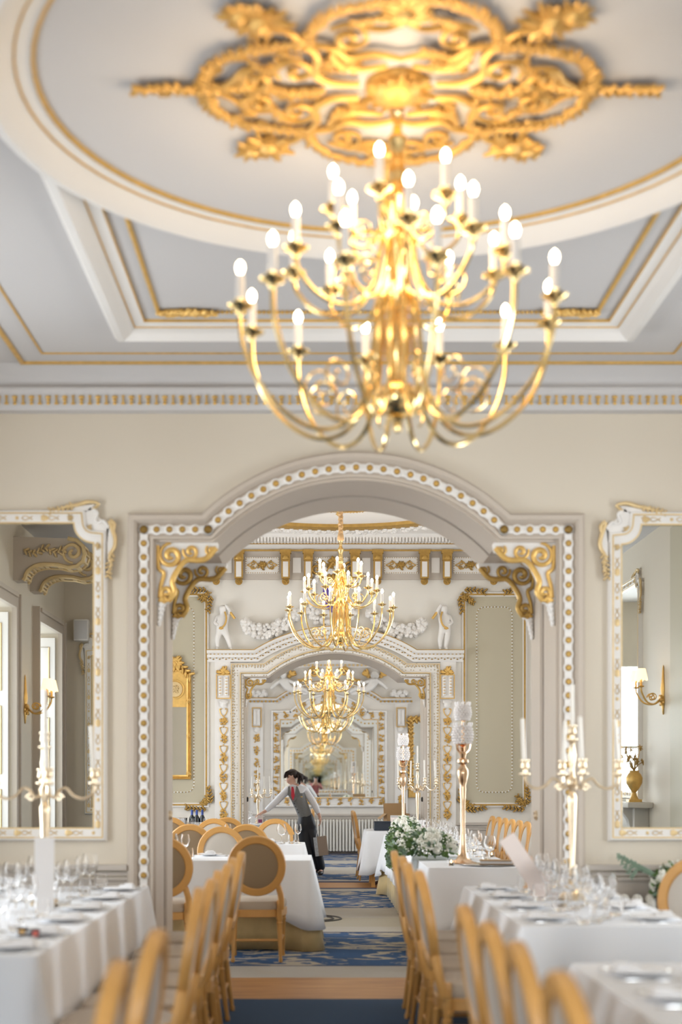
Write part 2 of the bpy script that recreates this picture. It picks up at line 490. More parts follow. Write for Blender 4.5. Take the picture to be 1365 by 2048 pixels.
# ---- floors
fl = MB().box(-HWID, HWID, -2.8, YB0, -0.1, 0.0)
struct('floor', fl, carpet_plain(), 'plain dark blue carpet of the front dining room', 'floor')
wood = wood_floor()
struct('floor', MB().box(-1.34, 1.34, YB0, YB1, -0.1, 0.0), wood, 'oak threshold boards under the nearer arch', 'floor')
P2 = carpet_pattern('patterned_blue_cream_carpet', YC0 - YB1,
                    [(0, 'cream'), (0.62, 'navy'), (0.66, 'blue'), (3.05, 'navy'), (3.1, 'cream'), (3.6, 'stone'), (4.5, 'cream'), (5.65, 'navy'), (5.7, 'blue'), (8.1, 'cream'), (8.5, 'navy')])
struct('floor', MB().box(-HWID, HWID, 0, YC0 - YB1, -0.1, 0.0), P2, 'blue and cream leaf patterned carpet of the middle room', 'floor', loc=(0, YB1, 0))
med = MB()
for rr in (0.26, 0.34):
    med.tube([(rr * math.cos(2 * PI * i / 48), rr * 1.05 * math.sin(2 * PI * i / 48), 0.0) for i in range(48)], 0.012, 5, True)
tag(med.build('trim_carpet_medallion', DARK, None, (-.34, YB1 + 4.4, 0.001)), 'dark ring outline woven in the middle room carpet', 'carpet', None, 'structure')
struct('floor', MB().box(-1.3, 1.3, YC0, YC1, -0.1, 0.0), wood, 'oak threshold boards under the farther arch', 'floor')
P3 = carpet_pattern('patterned_far_carpet', YE - YC1,
                    [(0, 'navy'), (0.25, 'cream'), (0.5, 'blue'), (1.9, 'cream'), (3.6, 'blue'), (4.6, 'cream'), (5.6, 'blue'), (7.6, 'navy')], (1.2, 2.2))
struct('floor', MB().box(-HWID, HWID, 0, YE - YC1, -0.1, 0.0), P3, 'blue and cream carpet of the far room', 'floor', loc=(0, YC1, 0))

# ---- side walls with window openings; window reveals are lined with white panelled shutters
def side_wall(name, x, y0, y1, H, wins, m, label, zb=0.55, zt=3.15, ww=1.35, t=0.5):
    s = 1 if x > 0 else -1
    xo = x + s * t
    xa, xb = min(x, xo), max(x, xo)
    mb = MB(); ys = [y0]
    for c in wins: ys += [c - ww / 2, c + ww / 2]
    ys.append(y1)
    for i in range(0, len(ys), 2): mb.box(xa, xb, ys[i], ys[i + 1], 0, H)
    for c in wins:
        mb.box(xa, xb, c - ww / 2, c + ww / 2, 0, zb); mb.box(xa, xb, c - ww / 2, c + ww / 2, zt, H)
    return struct(name, mb, m, label, 'wall')
def window_unit(n, x, yc, label, zb=0.55, zt=3.15, ww=1.35, t=0.5):
    s = 1 if x > 0 else -1
    w = thing('window_%d' % n, label, 'window', (x, yc, zb), 0, None, 'structure')
    H = zt - zb
    f = MB()                                            # architrave on the wall face
    for a, b, c, d in ((-ww / 2 - .14, -ww / 2, -.02, H + .14), (ww / 2, ww / 2 + .14, -.02, H + .14), (-ww / 2, ww / 2, H, H + .14)):
        xs = sorted((0, -s * .05)); f.box(xs[0], xs[1], a, b, c, d)
        xs = sorted((0, -s * .075)); f.box(xs[0], xs[1], (a - .003) if b <= -ww / 2 + .001 else (b - .04 if b > ww / 2 else a), (a + .04) if (b <= -ww / 2 + .001) else (b + .003 if b > ww / 2 else b), (c - .002 if d - c > .5 else d - .04), d + .003)
    f.build('architrave', GREY, w)
    sash = MB()
    X0, X1 = sorted((s * (t - .1), s * (t - .05)))
    for a in (-ww / 2, ww / 2 - .05): sash.box(X0, X1, a, a + .05, 0, H)
    for z in (0, H * .5 - .025, H - .05): sash.box(X0, X1, -ww / 2 + .05, ww / 2 - .05, z, z + .05)
    sash.box(X0, X1, -.015, .015, .05, H - .05)
    sash.build('sash', WHITE, w)
    for sg in (-1, 1):                                  # open shutter leaf standing out from the reveal
        sh = MB(); y0 = sg * (ww / 2 - .002)
        a, b = sorted((y0, y0 - sg * .035))
        xs = sorted((s * .03, s * .39)); sh.box(xs[0], xs[1], a, b, 0.02, H - .05)
        o = sh.build('shutter', WHITE, w)
        g = MB()
        for z0_, z1_ in ((.12, H * .3), (H * .36, H * .62), (H * .68, H - .16)):
            for yy in (a - .004, b + .004):
                xi, xj = xs[0] + .07, xs[1] - .07
                g.tube([(xi, yy, z0_), (xj, yy, z0_), (xj, yy, z1_), (xi, yy, z1_)], .009, 5, True)
        g.build('gilt_bead', PALEGOLD, o)
    return w
side_wall('wall_left', -HWID, -2.8, YB0, C1, (-.9, 2.3, 4.85, 7.3), CREAM, 'cream left wall of the front room with tall windows')
for i, c in enumerate((2.3, 4.85, 7.3)):
    window_unit(i + 1, -HWID, c, 'tall window with white shutters, %s along the left wall from the camera' % ORD[i])
side_wall('wall_right', HWID, -2.8, YB0, C1, (7.2,), CREAM, 'cream right wall of the front room with the fireplace')
window_unit(13, HWID, 7.2, 'tall window added for fill light on the front room right wall near the arch')  # unseen opening, added to hold the right-hand fill light
side_wall('wall_left', -3.5, YB1, YC0, C2, (12.4, 14.6, 16.8), WHITE, 'pale left wall of the middle room with tall windows')
side_wall('wall_right', 3.5, YB1, YC0, C2, (13.2, 15.8), WHITE, 'pale right wall of the middle room with tall windows')
for i, c in enumerate((12.4, 14.6, 16.8)):
    window_unit(i + 4, -3.5, c, 'tall middle room window, %s along its left side' % ORD[i])
for i, c in enumerate((13.2, 15.8)):
    window_unit(i + 7, 3.5, c, 'tall middle room window, %s along its right side' % ORD[i])
side_wall('wall_left', -HWID, YC1, YE, C3, (22.2, 25.4), WHITE, 'pale left wall of the far room with tall windows')
side_wall('wall_right', HWID, YC1, YE, C3, (22.2, 25.4), WHITE, 'pale right wall of the far room with tall windows')
for i, c in enumerate((22.2, 25.4)):
    window_unit(i + 9, -HWID, c, 'tall far room window, %s along its left side' % ORD[i])
    window_unit(i + 11, HWID, c, 'tall far room window, %s along its right side' % ORD[i])
window_unit(14, -HWID, -.9, 'tall window added for fill, with white shutters, behind the wall return left of the camera')  # added out of view to let extra light onto the near tables
# back wall behind the camera with three windows
bw = MB()
xs = [-HWID, -3.0, -1.8, 1.8, 3.0, HWID]
for i in range(0, 6, 2): bw.box(xs[i], xs[i + 1], -2.6, -2.5, 0, C1)
for i in (1, 3): bw.box(xs[i], xs[i + 1], -2.6, -2.5, 0, .7); bw.box(xs[i], xs[i + 1], -2.6, -2.5, 3.1, C1)
for xc in (-2.4, 2.4):
    bw.box(xc - .02, xc + .02, -2.58, -2.53, .7, 3.1); bw.box(xc - .6, xc + .6, -2.58, -2.53, 1.9, 1.94)
struct('wall_back', bw, CREAM, 'cream wall behind the viewer with two windows', 'wall')

# ---- cross wall B (front room / middle room)
OPB = opening(1.31, 2.97, 0.93, 3.37)
wb = MB().prism([(-3.6, 0)] + OPB + [(3.6, 0), (3.6, 4.8), (-3.6, 4.8)], YB0, YB1)
struct('wall_middle', wb, CREAM, 'cream cross wall with the nearer arched opening', 'wall')
ln = MB()
ln.sweep(OPB, [(0.001, 0.004), (-.016, 0.004), (-.016, -.48), (0.001, -.48)], YB0, False, -1)
ln.sweep(OPB, [(0.001, -.52), (-.022, -.52), (-.022, -1.004), (0.001, -1.004)], YB0, False, -1)
struct('trim_1', ln, GREY, 'grey painted lining of the nearer arch', 'door lining')
struct('trim_2', MB().sweep(OPB, [(0.001, -.475), (-.008, -.475), (-.008, -.525), (0.001, -.525)], YB0, False, -1), DARK, 'dark sliding door slot inside the nearer arch', 'door slot')
CAS = [(0, 0), (0, .035), (.018, .035), (.022, .02), (.098, .02), (.106, .045), (.122, .062), (.148, .062), (.156, .042), (.166, .036), (.166, 0)]
struct('trim_3', MB().sweep(OPB, CAS, YB0, False, -1), GREY, 'grey moulded surround of the nearer arch', 'door surround')
wbnd, gbt = MB(), MB()
MY = Matrix.Rotation(PI / 2, 4, 'X')        # lathe axis turned to face the viewer (-Y)
bp_ = offs(OPB, .06)
segs = [bp_[0:2], bp_[1:3], bp_[2:-2], bp_[-3:-1], bp_[-2:]]
for sgm in segs:
    P = resample([Vector((p[0], 0, p[1])) for p in sgm], .0885)
    for i, p in enumerate(P):
        corner = (sgm is not segs[0] and i == 0) or (sgm is segs[0] and i == len(P) - 1)
        if i == len(P) - 1 and sgm is not segs[0] and sgm is not segs[-1]: pass
        r = 1.25 if (i == 0 or i == len(P) - 1) else 1.0
        wbnd.lathe([(.036, 0), (.036, .012), (.028, .018), (.0, .018)], 12, (p.x, YB0 - .02, p.z), MY)
        gbt.lathe([(.021 * r, .014), (.021 * r, .022), (.014 * r, .03), (.0, .031)], 10, (p.x, YB0 - .02, p.z), MY)
        if i < len(P) - 1:
            q = P[i + 1]; d = (q - p).normalized(); s = Vector((-d.z, 0, d.x)) * .024
            a, b = p + d * .01, q - d * .01; Y0, Y1 = YB0 - .021, YB0 - .033
            vs = [a + s, a - s, b - s, b + s]
            wbnd.add([(v.x, Y0, v.z) for v in vs] + [(v.x, Y1, v.z) for v in vs], [(0, 1, 2, 3), (7, 6, 5, 4), (0, 4, 5, 1), (1, 5, 6, 2), (2, 6, 7, 3), (3, 7, 4, 0)])
t4 = struct('trim_4', wbnd, WHITE, 'white scalloped band round the nearer arch', 'door trim')
gbt.build('gilt_rosettes', GOLD2, t4)
# back face of the same wall
struct('trim_5', MB().sweep(OPB, [(0, 0), (0, -.05), (.2, -.07), (.2, 0)], YB1, False, -1), WHITE, 'white surround on the far side of the nearer arch', 'door surround')
tb = MB()
for p in resample([Vector((q[0], YB1 + .062, q[1])) for q in offs(OPB, .1)], .11): tb.blob(p, .022)
tag(tb.build('trim_6', GOLD), 'gilt beads on the far side of the nearer arch', 'door trim', None, 'structure')
# sliding door edges with ring pulls
for sg, nm in ((-1, 'left'), (1, 'right')):
    d = struct('door_%d' % (1 if sg < 0 else 2), MB().box(*sorted((sg * 1.282, sg * 1.345)), YB0 + .56, YB0 + .86, 0, 2.94), GREY, 'edge of the %s sliding door leaf inside the nearer arch' % nm, 'door')
    MX = Matrix.Rotation(-sg * PI / 2, 4, 'Y')
    MB().lathe([(.034, 0), (.034, .012), (.026, .02), (.02, .008), (0, .008)], 16, (sg * 1.282, YB0 + .71, 1.17), MX).build('ring_pull', SILVERGOLD, d)

def scroll_bracket(label, loc, mirror=False, s=1.0, m=GOLD, yflip=1, depth=.10):
    """carved corner bracket hanging below a shoulder: scrolls along the soffit and down the jamb"""
    g, w = MB(), MB()
    def put(pts, rad): g.tube([(p[0], p[1], p[2]) for p in pts], rad, 8)
    for yy in (-.035,):
        a = spiral((.095, -.085), .082, 1.6, PI * .5, 1, 30, .12, y=yy); put(a, taper(len(a), .02, .8, .5))
        a = spiral((.225, -.06), .052, 1.4, PI * .9, 1, 24, .14, y=yy); put(a, taper(len(a), .015, .8, .6))
        a = spiral((.355, -.052), .036, 1.3, PI * .7, 1, 20, .16, y=yy); put(a, taper(len(a), .012, .8, .6))
        a = spiral((.07, -.325), .048, 1.4, PI * 1.9, -1, 24, .14, y=yy); put(a, taper(len(a), .016, .8, .6))
        c = crom([(.39, yy, -.035), (.33, yy, -.1), (.28, yy, -.115), (.2, yy, -.115), (.145, yy, -.17), (.105, yy, -.25), (.118, yy, -.32), (.08, yy, -.38)], 5)
        put(c, .019)
        c = crom([(.01, yy, -.02), (.015, yy, -.16), (.05, yy, -.2), (.03, yy, -.28), (.022, yy, -.36)], 5); put(c, .014)
    w.prism([(0, 0), (.4, 0), (.39, -.05), (.31, -.09), (.22, -.105), (.15, -.16), (.11, -.24), (.115, -.33), (.07, -.385), (0, -.40)], -.03, depth - .03)
    for k in range(5):
        w.blob((.035 - .004 * k, -.03, -.40 - .03 * k), (.032 - .004 * k, .03, .028))
    rnd = random.Random(5)
    spray(g, (.055, -.05, -.385), .05, rnd, 7, PI, 2 * PI)
    for mb in (g, w):
        mb.v = [((-x if mirror else x) * s, y * s * yflip, z * s) for x, y, z in mb.v]
    t = thing('scroll_bracket', label, 'bracket', loc)
    w.build('carved_block', WHITE, t); g.build('gilt_scrolls', m, t)
    return t
scroll_bracket('carved gold scroll bracket in the left corner of the nearer arch, front face', (-1.295, YB0 + .05, 2.955))
scroll_bracket('carved gold scroll bracket in the right corner of the nearer arch, front face', (1.295, YB0 + .05, 2.955), True)
scroll_bracket('darker gold scroll bracket in the left corner of the nearer arch, rear face', (-1.288, YB1 - .12, 2.95), False, 1, GOLD2)
scroll_bracket('darker gold scroll bracket in the right corner of the nearer arch, rear face', (1.288, YB1 - .12, 2.95), True, 1, GOLD2)

# ---- dado and cornice on wall B, front room
def dado(name, x0, x1, y, label, zt=.87, m=DADO, sy=-1):
    mb = MB()
    pts = lambda v: y + sy * v
    def bb(z0, z1, v):
        a, b = sorted((y, pts(v))); mb.box(x0, x1, a, b, z0, z1)
    bb(0, zt - .1, .012); bb(0, .2, .03); bb(zt - .1, zt - .085, .03); bb(zt - .07, zt - .05, .022); bb(zt - .035, zt, .05)
    return struct(name, mb, m, label, 'dado')
dado('baseboard_left', -HWID, -1.478, YB0, 'grey dado panelling left of the nearer arch')
dado('baseboard_right', 1.478, HWID, YB0, 'grey dado panelling right of the nearer arch')
cn = MB()
cn.sweep([(-HWID, 0), (HWID, 0)], [(3.785, 0), (3.785, .09), (3.80, .105), (3.885, .115), (3.905, .135), (3.92, .135), (3.92, .09), (3.95, .1), (4.0, .14), (4.05, .22), (4.05, 0)], YB0, False, -1)
t7 = struct('trim_7', cn, CEIL, 'white cornice above the nearer arch', 'cornice')
dm = MB()
n = 62
for i in range(n):
    x = -HWID + .05 + (2 * HWID - .1) * i / (n - 1); y = YB0 - .116
    dm.blob((x, y, 3.862), (.021, .012, .012)); dm.blob((x, y, 3.842), (.015, .010, .010)); dm.blob((x, y, 3.822), (.013, .010, .012))
    x += (2 * HWID - .1) / (n - 1) / 2
    dm.box(x - .005, x + .005, y - .006, y + .006, 3.825, 3.865); dm.box(x - .012, x + .012, y - .006, y + .006, 3.815, 3.825); dm.box(x - .009, x + .009, y - .006, y + .006, 3.864, 3.872)
dm.build('gilt_egg_and_dart', GOLD, t7)

# ---- ceiling of the front room
ce = MB().box(-HWID, HWID, -2.8, YB0, C1, C1 + .15)
struct('ceiling', ce, CEIL, 'pale ceiling of the front dining room', 'ceiling')
class Flat:   # moulding laid on a ceiling: work in XZ then turn so that the viewer side faces down
    @staticmethod
    def down(mb, h): mb.v = [(x, z, h + y) for x, y, z in mb.v]; return mb
FX, FY = 0.09, 5.45
def rect(x0, x1, y0, y1): return [(x0, y0), (x0, y1), (x1, y1), (x1, y0)]
edge = MB()
edge.sweep(rect(-2.11, 2.11, -1.6, 8.96), [(-.013, 0), (-.013, .014), (.013, .014), (.013, 0)], 0, True, -1)
edge.sweep(rect(-1.95, 1.95, -1.44, 8.77), [(-.006, 0), (-.006, .008), (.006, .008), (.006, 0)], 0, True, -1)
struct('trim_8', Flat.down(edge, C1), GOLD, 'gold fillets along the edge of the front ceiling', 'ceiling trim')
CX, CY = 0.05, 5.38
FRS = [[(FX - 1.335, CY + s_ * .68), (FX - 1.335, CY + .07 + s_ * 2.69), (FX + 1.335, CY + .07 + s_ * 2.69), (FX + 1.335, CY + s_ * .68)] for s_ in (1, -1)]
frm = MB()
for q, s_ in zip(FRS, (-1, 1)): frm.sweep(q, [(-.005, 0), (0, .018), (.05, .02), (.07, .03), (.09, .06), (.13, .085), (.17, .075), (.195, .045), (.2, 0)], 0, False, s_)
struct('trim_9', Flat.down(frm, C1), WHITE, 'white rectangular moulding on the front ceiling', 'ceiling trim')
fg = MB()
for q, s_ in zip(FRS, (-1, 1)):
    fg.sweep(q, [(-.006, 0), (-.006, .016), (.004, .016), (.004, 0)], 0, False, s_)
    fg.sweep(q, [(.056, .015), (.056, .028), (.062, .029), (.062, .015)], 0, False, s_)
struct('trim_10', Flat.down(fg, C1), GOLD, 'thin gold lines on the rectangular ceiling moulding', 'ceiling trim')
CX, CY = 0.05, 5.38
circ = lambda r, n=72: [(CX + r * math.cos(2 * PI * i / n), CY + r * 1.0 * math.sin(2 * PI * i / n)) for i in range(n)]
ring = MB().sweep(circ(1.36), [(0, -.002), (0, .042), (.06, .047), (.085, .06), (.12, .095), (.17, .115), (.22, .095), (.25, .05), (.255, -.002)], 0, True, 1)
struct('trim_11', Flat.down(ring, C1), WHITE, 'white circular moulding round the ceiling medallion', 'ceiling trim')
struct('ceiling', MB().lathe([(1.365, C1 - .034), (1.365, C1 + .01), (0, C1 + .01)], 72, (CX, CY, 0)), CEIL, 'round raised field of the front ceiling behind the medallion', 'ceiling')
rg = MB()
rg.sweep(circ(1.355), [(-.007, .03), (-.007, .044), (.007, .049), (.007, .03)], 0, True, 1)
rg.sweep(circ(1.422), [(-.004, .04), (-.004, .051), (.004, .053), (.004, .04)], 0, True, 1)
struct('trim_12', Flat.down(rg, C1), GOLD, 'gold lines on the circular ceiling moulding', 'ceiling trim')
rp = MB(); rnd = random.Random(3)
for sy in (1, -1):
    x0, x1, ye = FX - 1.235, FX + 1.235, FY + sy * 2.54
    r = 1.66; a = math.asin(min(1, (x1 - CX) / r)) * .985
    pts = [(x0, C1 - .012, CY + sy * math.sqrt(max(0, r * r - (x0 - CX) ** 2)) * 1.0), (x0, C1 - .012, ye), (x1, C1 - .012, ye), (x1, C1 - .012, CY + sy * math.sqrt(r * r - (x1 - CX) ** 2))]
    cur = [Vector((CX + r * math.sin(t), C1 - .012, CY + sy * r * math.cos(t))) for t in [a + (-2 * a) * i / 30 for i in range(31)]]
    for k, p in enumerate(resample([Vector(p) for p in pts] + cur, .026)):
        rp.blob((p.x, p.z, C1 - .008), (.014, .014, .012))
    for sx, xx in ((1, x0), (-1, x1)):
        for k in range(9):
            leafchain(rp, [(xx + sx * (.0 + .03 * k), ye - sy * .02 + .02 * sy * math.sin(k), C1 - .02), (xx + sx * (.05 + .03 * k), ye - sy * .02, C1 - .02)], .05, rnd, 1, .35, (0, 0, 1))
struct('trim_13', rp, GOLD, 'gold rope panel borders with leaf corners on the front ceiling', 'ceiling trim')

# ---- gilt ceiling medallion (lobed garlands, scrolls, leaf sprays)
def medallion(name, label, loc, s, seed=1, m=GOLD, fine=1.0):
    rnd = random.Random(seed)
    gar, scr, ctr = MB(), MB(), MB()
    t = thing(name, label, 'ceiling medallion', loc)
    def ros(c, r, n, th, wd):
        o = MB(); spray(o, (0, 0, 0), r * s, rnd, n, 0, 2 * PI, (0, 0, 1), (1, 0, 0), th, wd); o.build('leaf_rosette', m, t, (c[0] * s, c[1] * s, -.022))
    Z = lambda p: Vector((p[0] * s, p[1] * s, -.02 - .012 * rnd.random()))
    def gl(pts, w, d=1.0): leafchain(gar, crom([Z(p) for p in pts], 4), w * s * .70, rnd, d * fine * 1.1, .28, (0, 0, 1))
    def sp(c, r, turns, a0, d, w=.02):
        a = spiral(c, r, turns, a0, d, 26, .12)
        P = [Vector((p.x * s, p.z * s, -.03)) for p in a]; scr.tube(P, taper(len(P), w * s * .8, .7, .6), 6)
        return a[-1]
    def cv(pts, w=.022):
        P = crom([Vector((p[0] * s, p[1] * s, -.024)) for p in pts], 5); scr.tube(P, taper(len(P), w * s * .72, .6, .6), 6)
    for sx in (1, -1):
        for sy in (1, -1):
            f = lambda L: [(sx * x, sy * y) for x, y in L]
            gl(f([(.76, 0), (.75, .12), (.66, .25), (.48, .30), (.36, .32)]), .075, 1.1)              # side lobe garland
            gl(f([(.36, .32), (.34, .42), (.26, .53), (.12, .585), (0, .60)]), .06, 1.1)              # end lobe garland
            ros((sx * .53, sy * .46), .145, 20, .10, .10)
            ros((sx * .60, sy * .50), .11, 15, .10, .11)
            cv(f([(.36, .32), (.42, .40), (.52, .44)]))
            sp((sx * .40, sy * .15), .085, 1.4, PI * (.2 if sx > 0 else .8), sx * sy)
            cv(f([(.36, .32), (.32, .24), (.33, .13), (.26, .06), (.15, .05)]), .03)
            sp((sx * .55, sy * .085), .07, 1.4, PI * (.4 if sx > 0 else .6) * sy, -sx * sy)
            cv(f([(.75, .0), (.66, .06), (.6, .15), (.5, .16)]), .02)
            cv(f([(.36, .32), (.26, .30), (.2, .24), (.1, .26), (0, .23)]), .028)
            sp((sx * .2, sy * .37), .07, 1.4, PI * .3 * sy, sx * sy)
            cv(f([(0, .46), (.08, .42), (.2, .45), (.27, .42)]), .02)
            cv(f([(.05, .18), (.16, .16), (.24, .2), (.27, .27)]), .026)
            gl(f([(.56, .02), (.62, .08), (.52, .13), (.47, .2)]), .06)
            gl(f([(.05, .5), (.12, .48), (.18, .46)]), .05)
            ros((sx * .21, sy * .18), .075, 10, .2, .16)
            for k in range(5):
                x, y = rnd.uniform(.1, .62), rnd.uniform(.03, .28)
                gl([(sx * x, sy * y), (sx * (x + rnd.uniform(-.09, .09)), sy * (y + rnd.uniform(.02, .07)))], .045)
        gl([(sx * .72, 0), (sx * .8, .012), (sx * .88, -.008), (sx * .96, 0), (sx * 1.03, 0)], .075, 1.0)
        gl([(sx * .3, 0), (sx * .42, .03), (sx * .56, -.03), (sx * .72, 0)], .085, 1.2)
        ros((0, sx * .52), .13, 18, .12, .13)
        gl([(0, sx * .6), (0, sx * .68), (0, sx * .76)], .06)
    spray(ctr, Z((0, 0)), .17 * s, rnd, 18, 0, 2 * PI, (0, 0, 1), (1, 0, 0), .14, .12)
    ctr.lathe([(.13 * s, 0), (.125 * s, -.025), (.10 * s, -.02), (.085 * s, -.05), (.04 * s, -.07), (0, -.07)], 24)
    gar.build('garland', m, t); scr.build('scrolls', m, t); ctr.build('centre_boss', m, t)
    return t
medallion('ceiling_medallion', 'large gilt medallion of garlands and scrolls on the front ceiling', (CX - .005, 5.33, C1 - .033), .94, 1, GOLDM).scale = (1, 1.1, 1)
# ---- big wall mirrors either side of the nearer arch
def wall_mirror(label, x0, x1, z0, z1, y, loc=None, rz=0.0):
    t = thing('wall_mirror', label, 'mirror', loc or ((x0 + x1) / 2, y, z0), rz)
    hw, H = (x1 - x0) / 2, z1 - z0
    n = .128
    inner = [(-hw, 0), (-hw, H - n)] + arc(-hw, H, n, -PI / 2, 0, 8)[1:] + arc(hw, H, n, PI, 1.5 * PI, 8) + [(hw, 0)]
    fr = MB().sweep(inner, [(0, 0), (0, .018), (.012, .03), (.05, .034), (.06, .045), (.074, .045), (.082, .02), (.088, 0)], 0, True, -1)
    fr.build('frame', WHITE, t)
    g = MB()
    g.sweep(inner, [(-.004, .012), (-.004, .024), (.005, .026), (.005, .012)], 0, True, -1)
    g.sweep(inner, [(.055, .03), (.055, .05), (.064, .05), (.064, .03)], 0, True, -1)
    g.build('gilt_fillet', PALEGOLD, t)
    MB().prism(inner, -.008, -.002).build('glass', MIRROR, t)
    orn, wo = MB(), MB(); rnd = random.Random(7)
    mid = offs(inner, .03, -1, True)
    for a, b in (((-hw - .03, .02), (-hw - .03, H - .15)), ((hw + .03, .02), (hw + .03, H - .15)), ((-hw + .15, H + .03), (hw - .15, H + .03)), ((-hw, -.03), (hw, -.03))):
        A, B = Vector((a[0], -.034, a[1])), Vector((b[0], -.034, b[1])); d = (B - A).normalized(); sd = Vector((-d.z, 0, d.x))
        N = max(2, int((B - A).length / .155))
        for i in range(N + 1):
            p = A.lerp(B, i / N)
            if i % 2 == 0:
                orn.blob(p, (.02, .006, .026)); orn.blob(p + d * .012, (.02, .006, .02))
            else: orn.blob(p, (.012, .005, .014))
            if i < N:
                q = A.lerp(B, (i + .5) / N)
                for sg in (1, -1): orn.tube(crom([p + d * .03, p + d * .05 + sd * .014 * sg, q - d * .01 + sd * .004 * sg, q + d * .015 - sd * .012 * sg], 3), .0028, 4)
    for sx in (-1, 1):
        cx = sx * hw; wo = MB()
        f = lambda L: [(cx + sx * a, -.035, H + b) for a, b in L]
        P = crom(f([(-.005, .085), (.035, .12), (-.03, .135), (-.1, .115), (-.16, .105), (-.22, .085), (-.27, .07)]), 4)
        orn.tube(P, taper(len(P), .014, .6, .4), 7)
        P = crom(f([(.13, -.05), (.135, -.01), (.105, .01), (.14, -.1), (.135, -.16), (.105, -.21), (.115, -.27), (.095, -.33)]), 4)
        orn.tube(P, taper(len(P), .014, .8, .4), 7)
        leafchain(orn, f([(-.13, .105), (-.2, .09), (-.27, .075)]), .035, rnd); leafchain(orn, f([(.12, -.2), (.105, -.26), (.095, -.34)]), .035, rnd)
        P = crom(f([(.0, .085), (.025, .06), (.01, .02), (.03, -.0), (.065, .01), (.1, -.03)]), 4)
        wo.tube(P, .011, 7)
        wo.prism([(a, b) for a, _, b in f([(-.09, .03), (-.02, .1), (.04, .03), (.1, -.02), (.09, -.12), (.0, -.05)])], -.028, 0)
        wo.prism([(a, b) for a, _, b in f([(-.26, .075), (-.1, .105), (.01, .12), (-.02, .08)])], -.028, 0)
        wo.prism([(a, b) for a, _, b in f([(.09, -.33), (.12, -.2), (.135, -.02), (.085, -.04)])], -.028, 0)
        wo.build('carved_corner', WHITE, t)
        spray(orn, (cx - sx * .03, -.036, H - .04), .035, rnd, 9); spray(orn, (cx + sx * .03, -.036, H - .15), .03, rnd, 8); spray(orn, (cx - sx * .15, -.036, H + .03), .03, rnd, 8)
    orn.build('gilt_ornament', PALEGOLD, t)
    return t
wall_mirror('white and gold framed wall mirror left of the nearer arch', -2.85, -1.695, 1.105, 3.075, YB0)
wall_mirror('white and gold framed wall mirror right of the nearer arch', 1.715, 2.87, 1.105, 3.065, YB0)

bm_ = thing('back_mirror', 'large arched white and gold mirror on the wall behind the viewer', 'mirror', (0, -2.5, 0))
bpth = opening(1.2, 2.62, .8, 2.95, 16, 1.1)
MB().prism(bpth, .002, .015).build('glass', MIRROR, bm_)
MB().sweep(bpth, [(0, 0), (0, .05), (.14, .05), (.2, .08), (.2, 0)], 0, True, -1, 1).build('frame', WHITE, bm_)
gb_ = MB()
for p in resample([Vector((q[0], .06, q[1])) for q in offs(bpth, .08, -1, True)], .12, True): gb_.blob(p, (.04, .02, .04))
gb_.build('gilt_ornament', GOLD, bm_)


# ---- the sides of the front room that the wall mirrors show
pier = struct('wall_left_return', MB().box(-HWID, -1.75, .9, 1.2, 0, C1), CREAM, 'cream wall return left of the camera, seen in the left mirror', 'wall')
wall_mirror('white and gold mirror on the wall return, seen reflected in the left mirror', 0, 1.1, 1.1, 3.06, 0, (-2.42, 1.2, 1.1), PI)
t = thing('wall_speaker', 'small white speaker high on the wall return left of the camera', 'speaker', (-3.08, 1.2, 3.1))
MB().bevbox(-.09, .09, 0, .14, 0, .26, .02).build('cabinet', WHITE, t); MB().bevbox(-.075, .075, .14, .146, .02, .24, .002).build('grille', CEIL, t)
def corbel(label, y):
    t = thing('ceiling_corbel', label, 'corbel', (-HWID, y, 3.43))
    poly = [(0, 0), (.10, 0)] + [(.12 + .20 * (1 - math.cos(a)), .02 + .14 * math.sin(a)) for a in [PI / 2 * k / 6 for k in range(7)]] + [(.45, .155), (.55, .13), (.64, .14), (.70, .19), (.72, .26), (.70, .34), (.64, .40), (.55, .42), (0, .44)]
    MB().prism(poly, -.11, .11).build('block', GREY, t)
    g = MB(); rnd = random.Random(3)
    for yy in (-.115, .115):
        g.tube([(x, yy, z) for x, z in poly[1:17]], .022, 6)
        P = spiral((.60, .28), .11, 1.5, -PI * .5, -1, 26, .12, y=yy); g.tube(P, taper(len(P), .02, .7, .6), 6)
        leafchain(g, crom([(.12, yy, .3), (.22, yy, .27), (.32, yy, .32), (.42, yy, .28), (.5, yy, .3)], 5), .06, rnd)
    for k in range(2, 16):
        x, z = poly[k]; g.box(x - .02, x + .02, -.11, .11, z - .012, z + .004)
    g.build('gilt_scrolls', PALEGOLD, t)
corbel('gilt scrolled ceiling corbel on the left wall, nearer the arch', 4.0)
corbel('gilt scrolled ceiling corbel on the left wall, nearer the camera', 3.15)
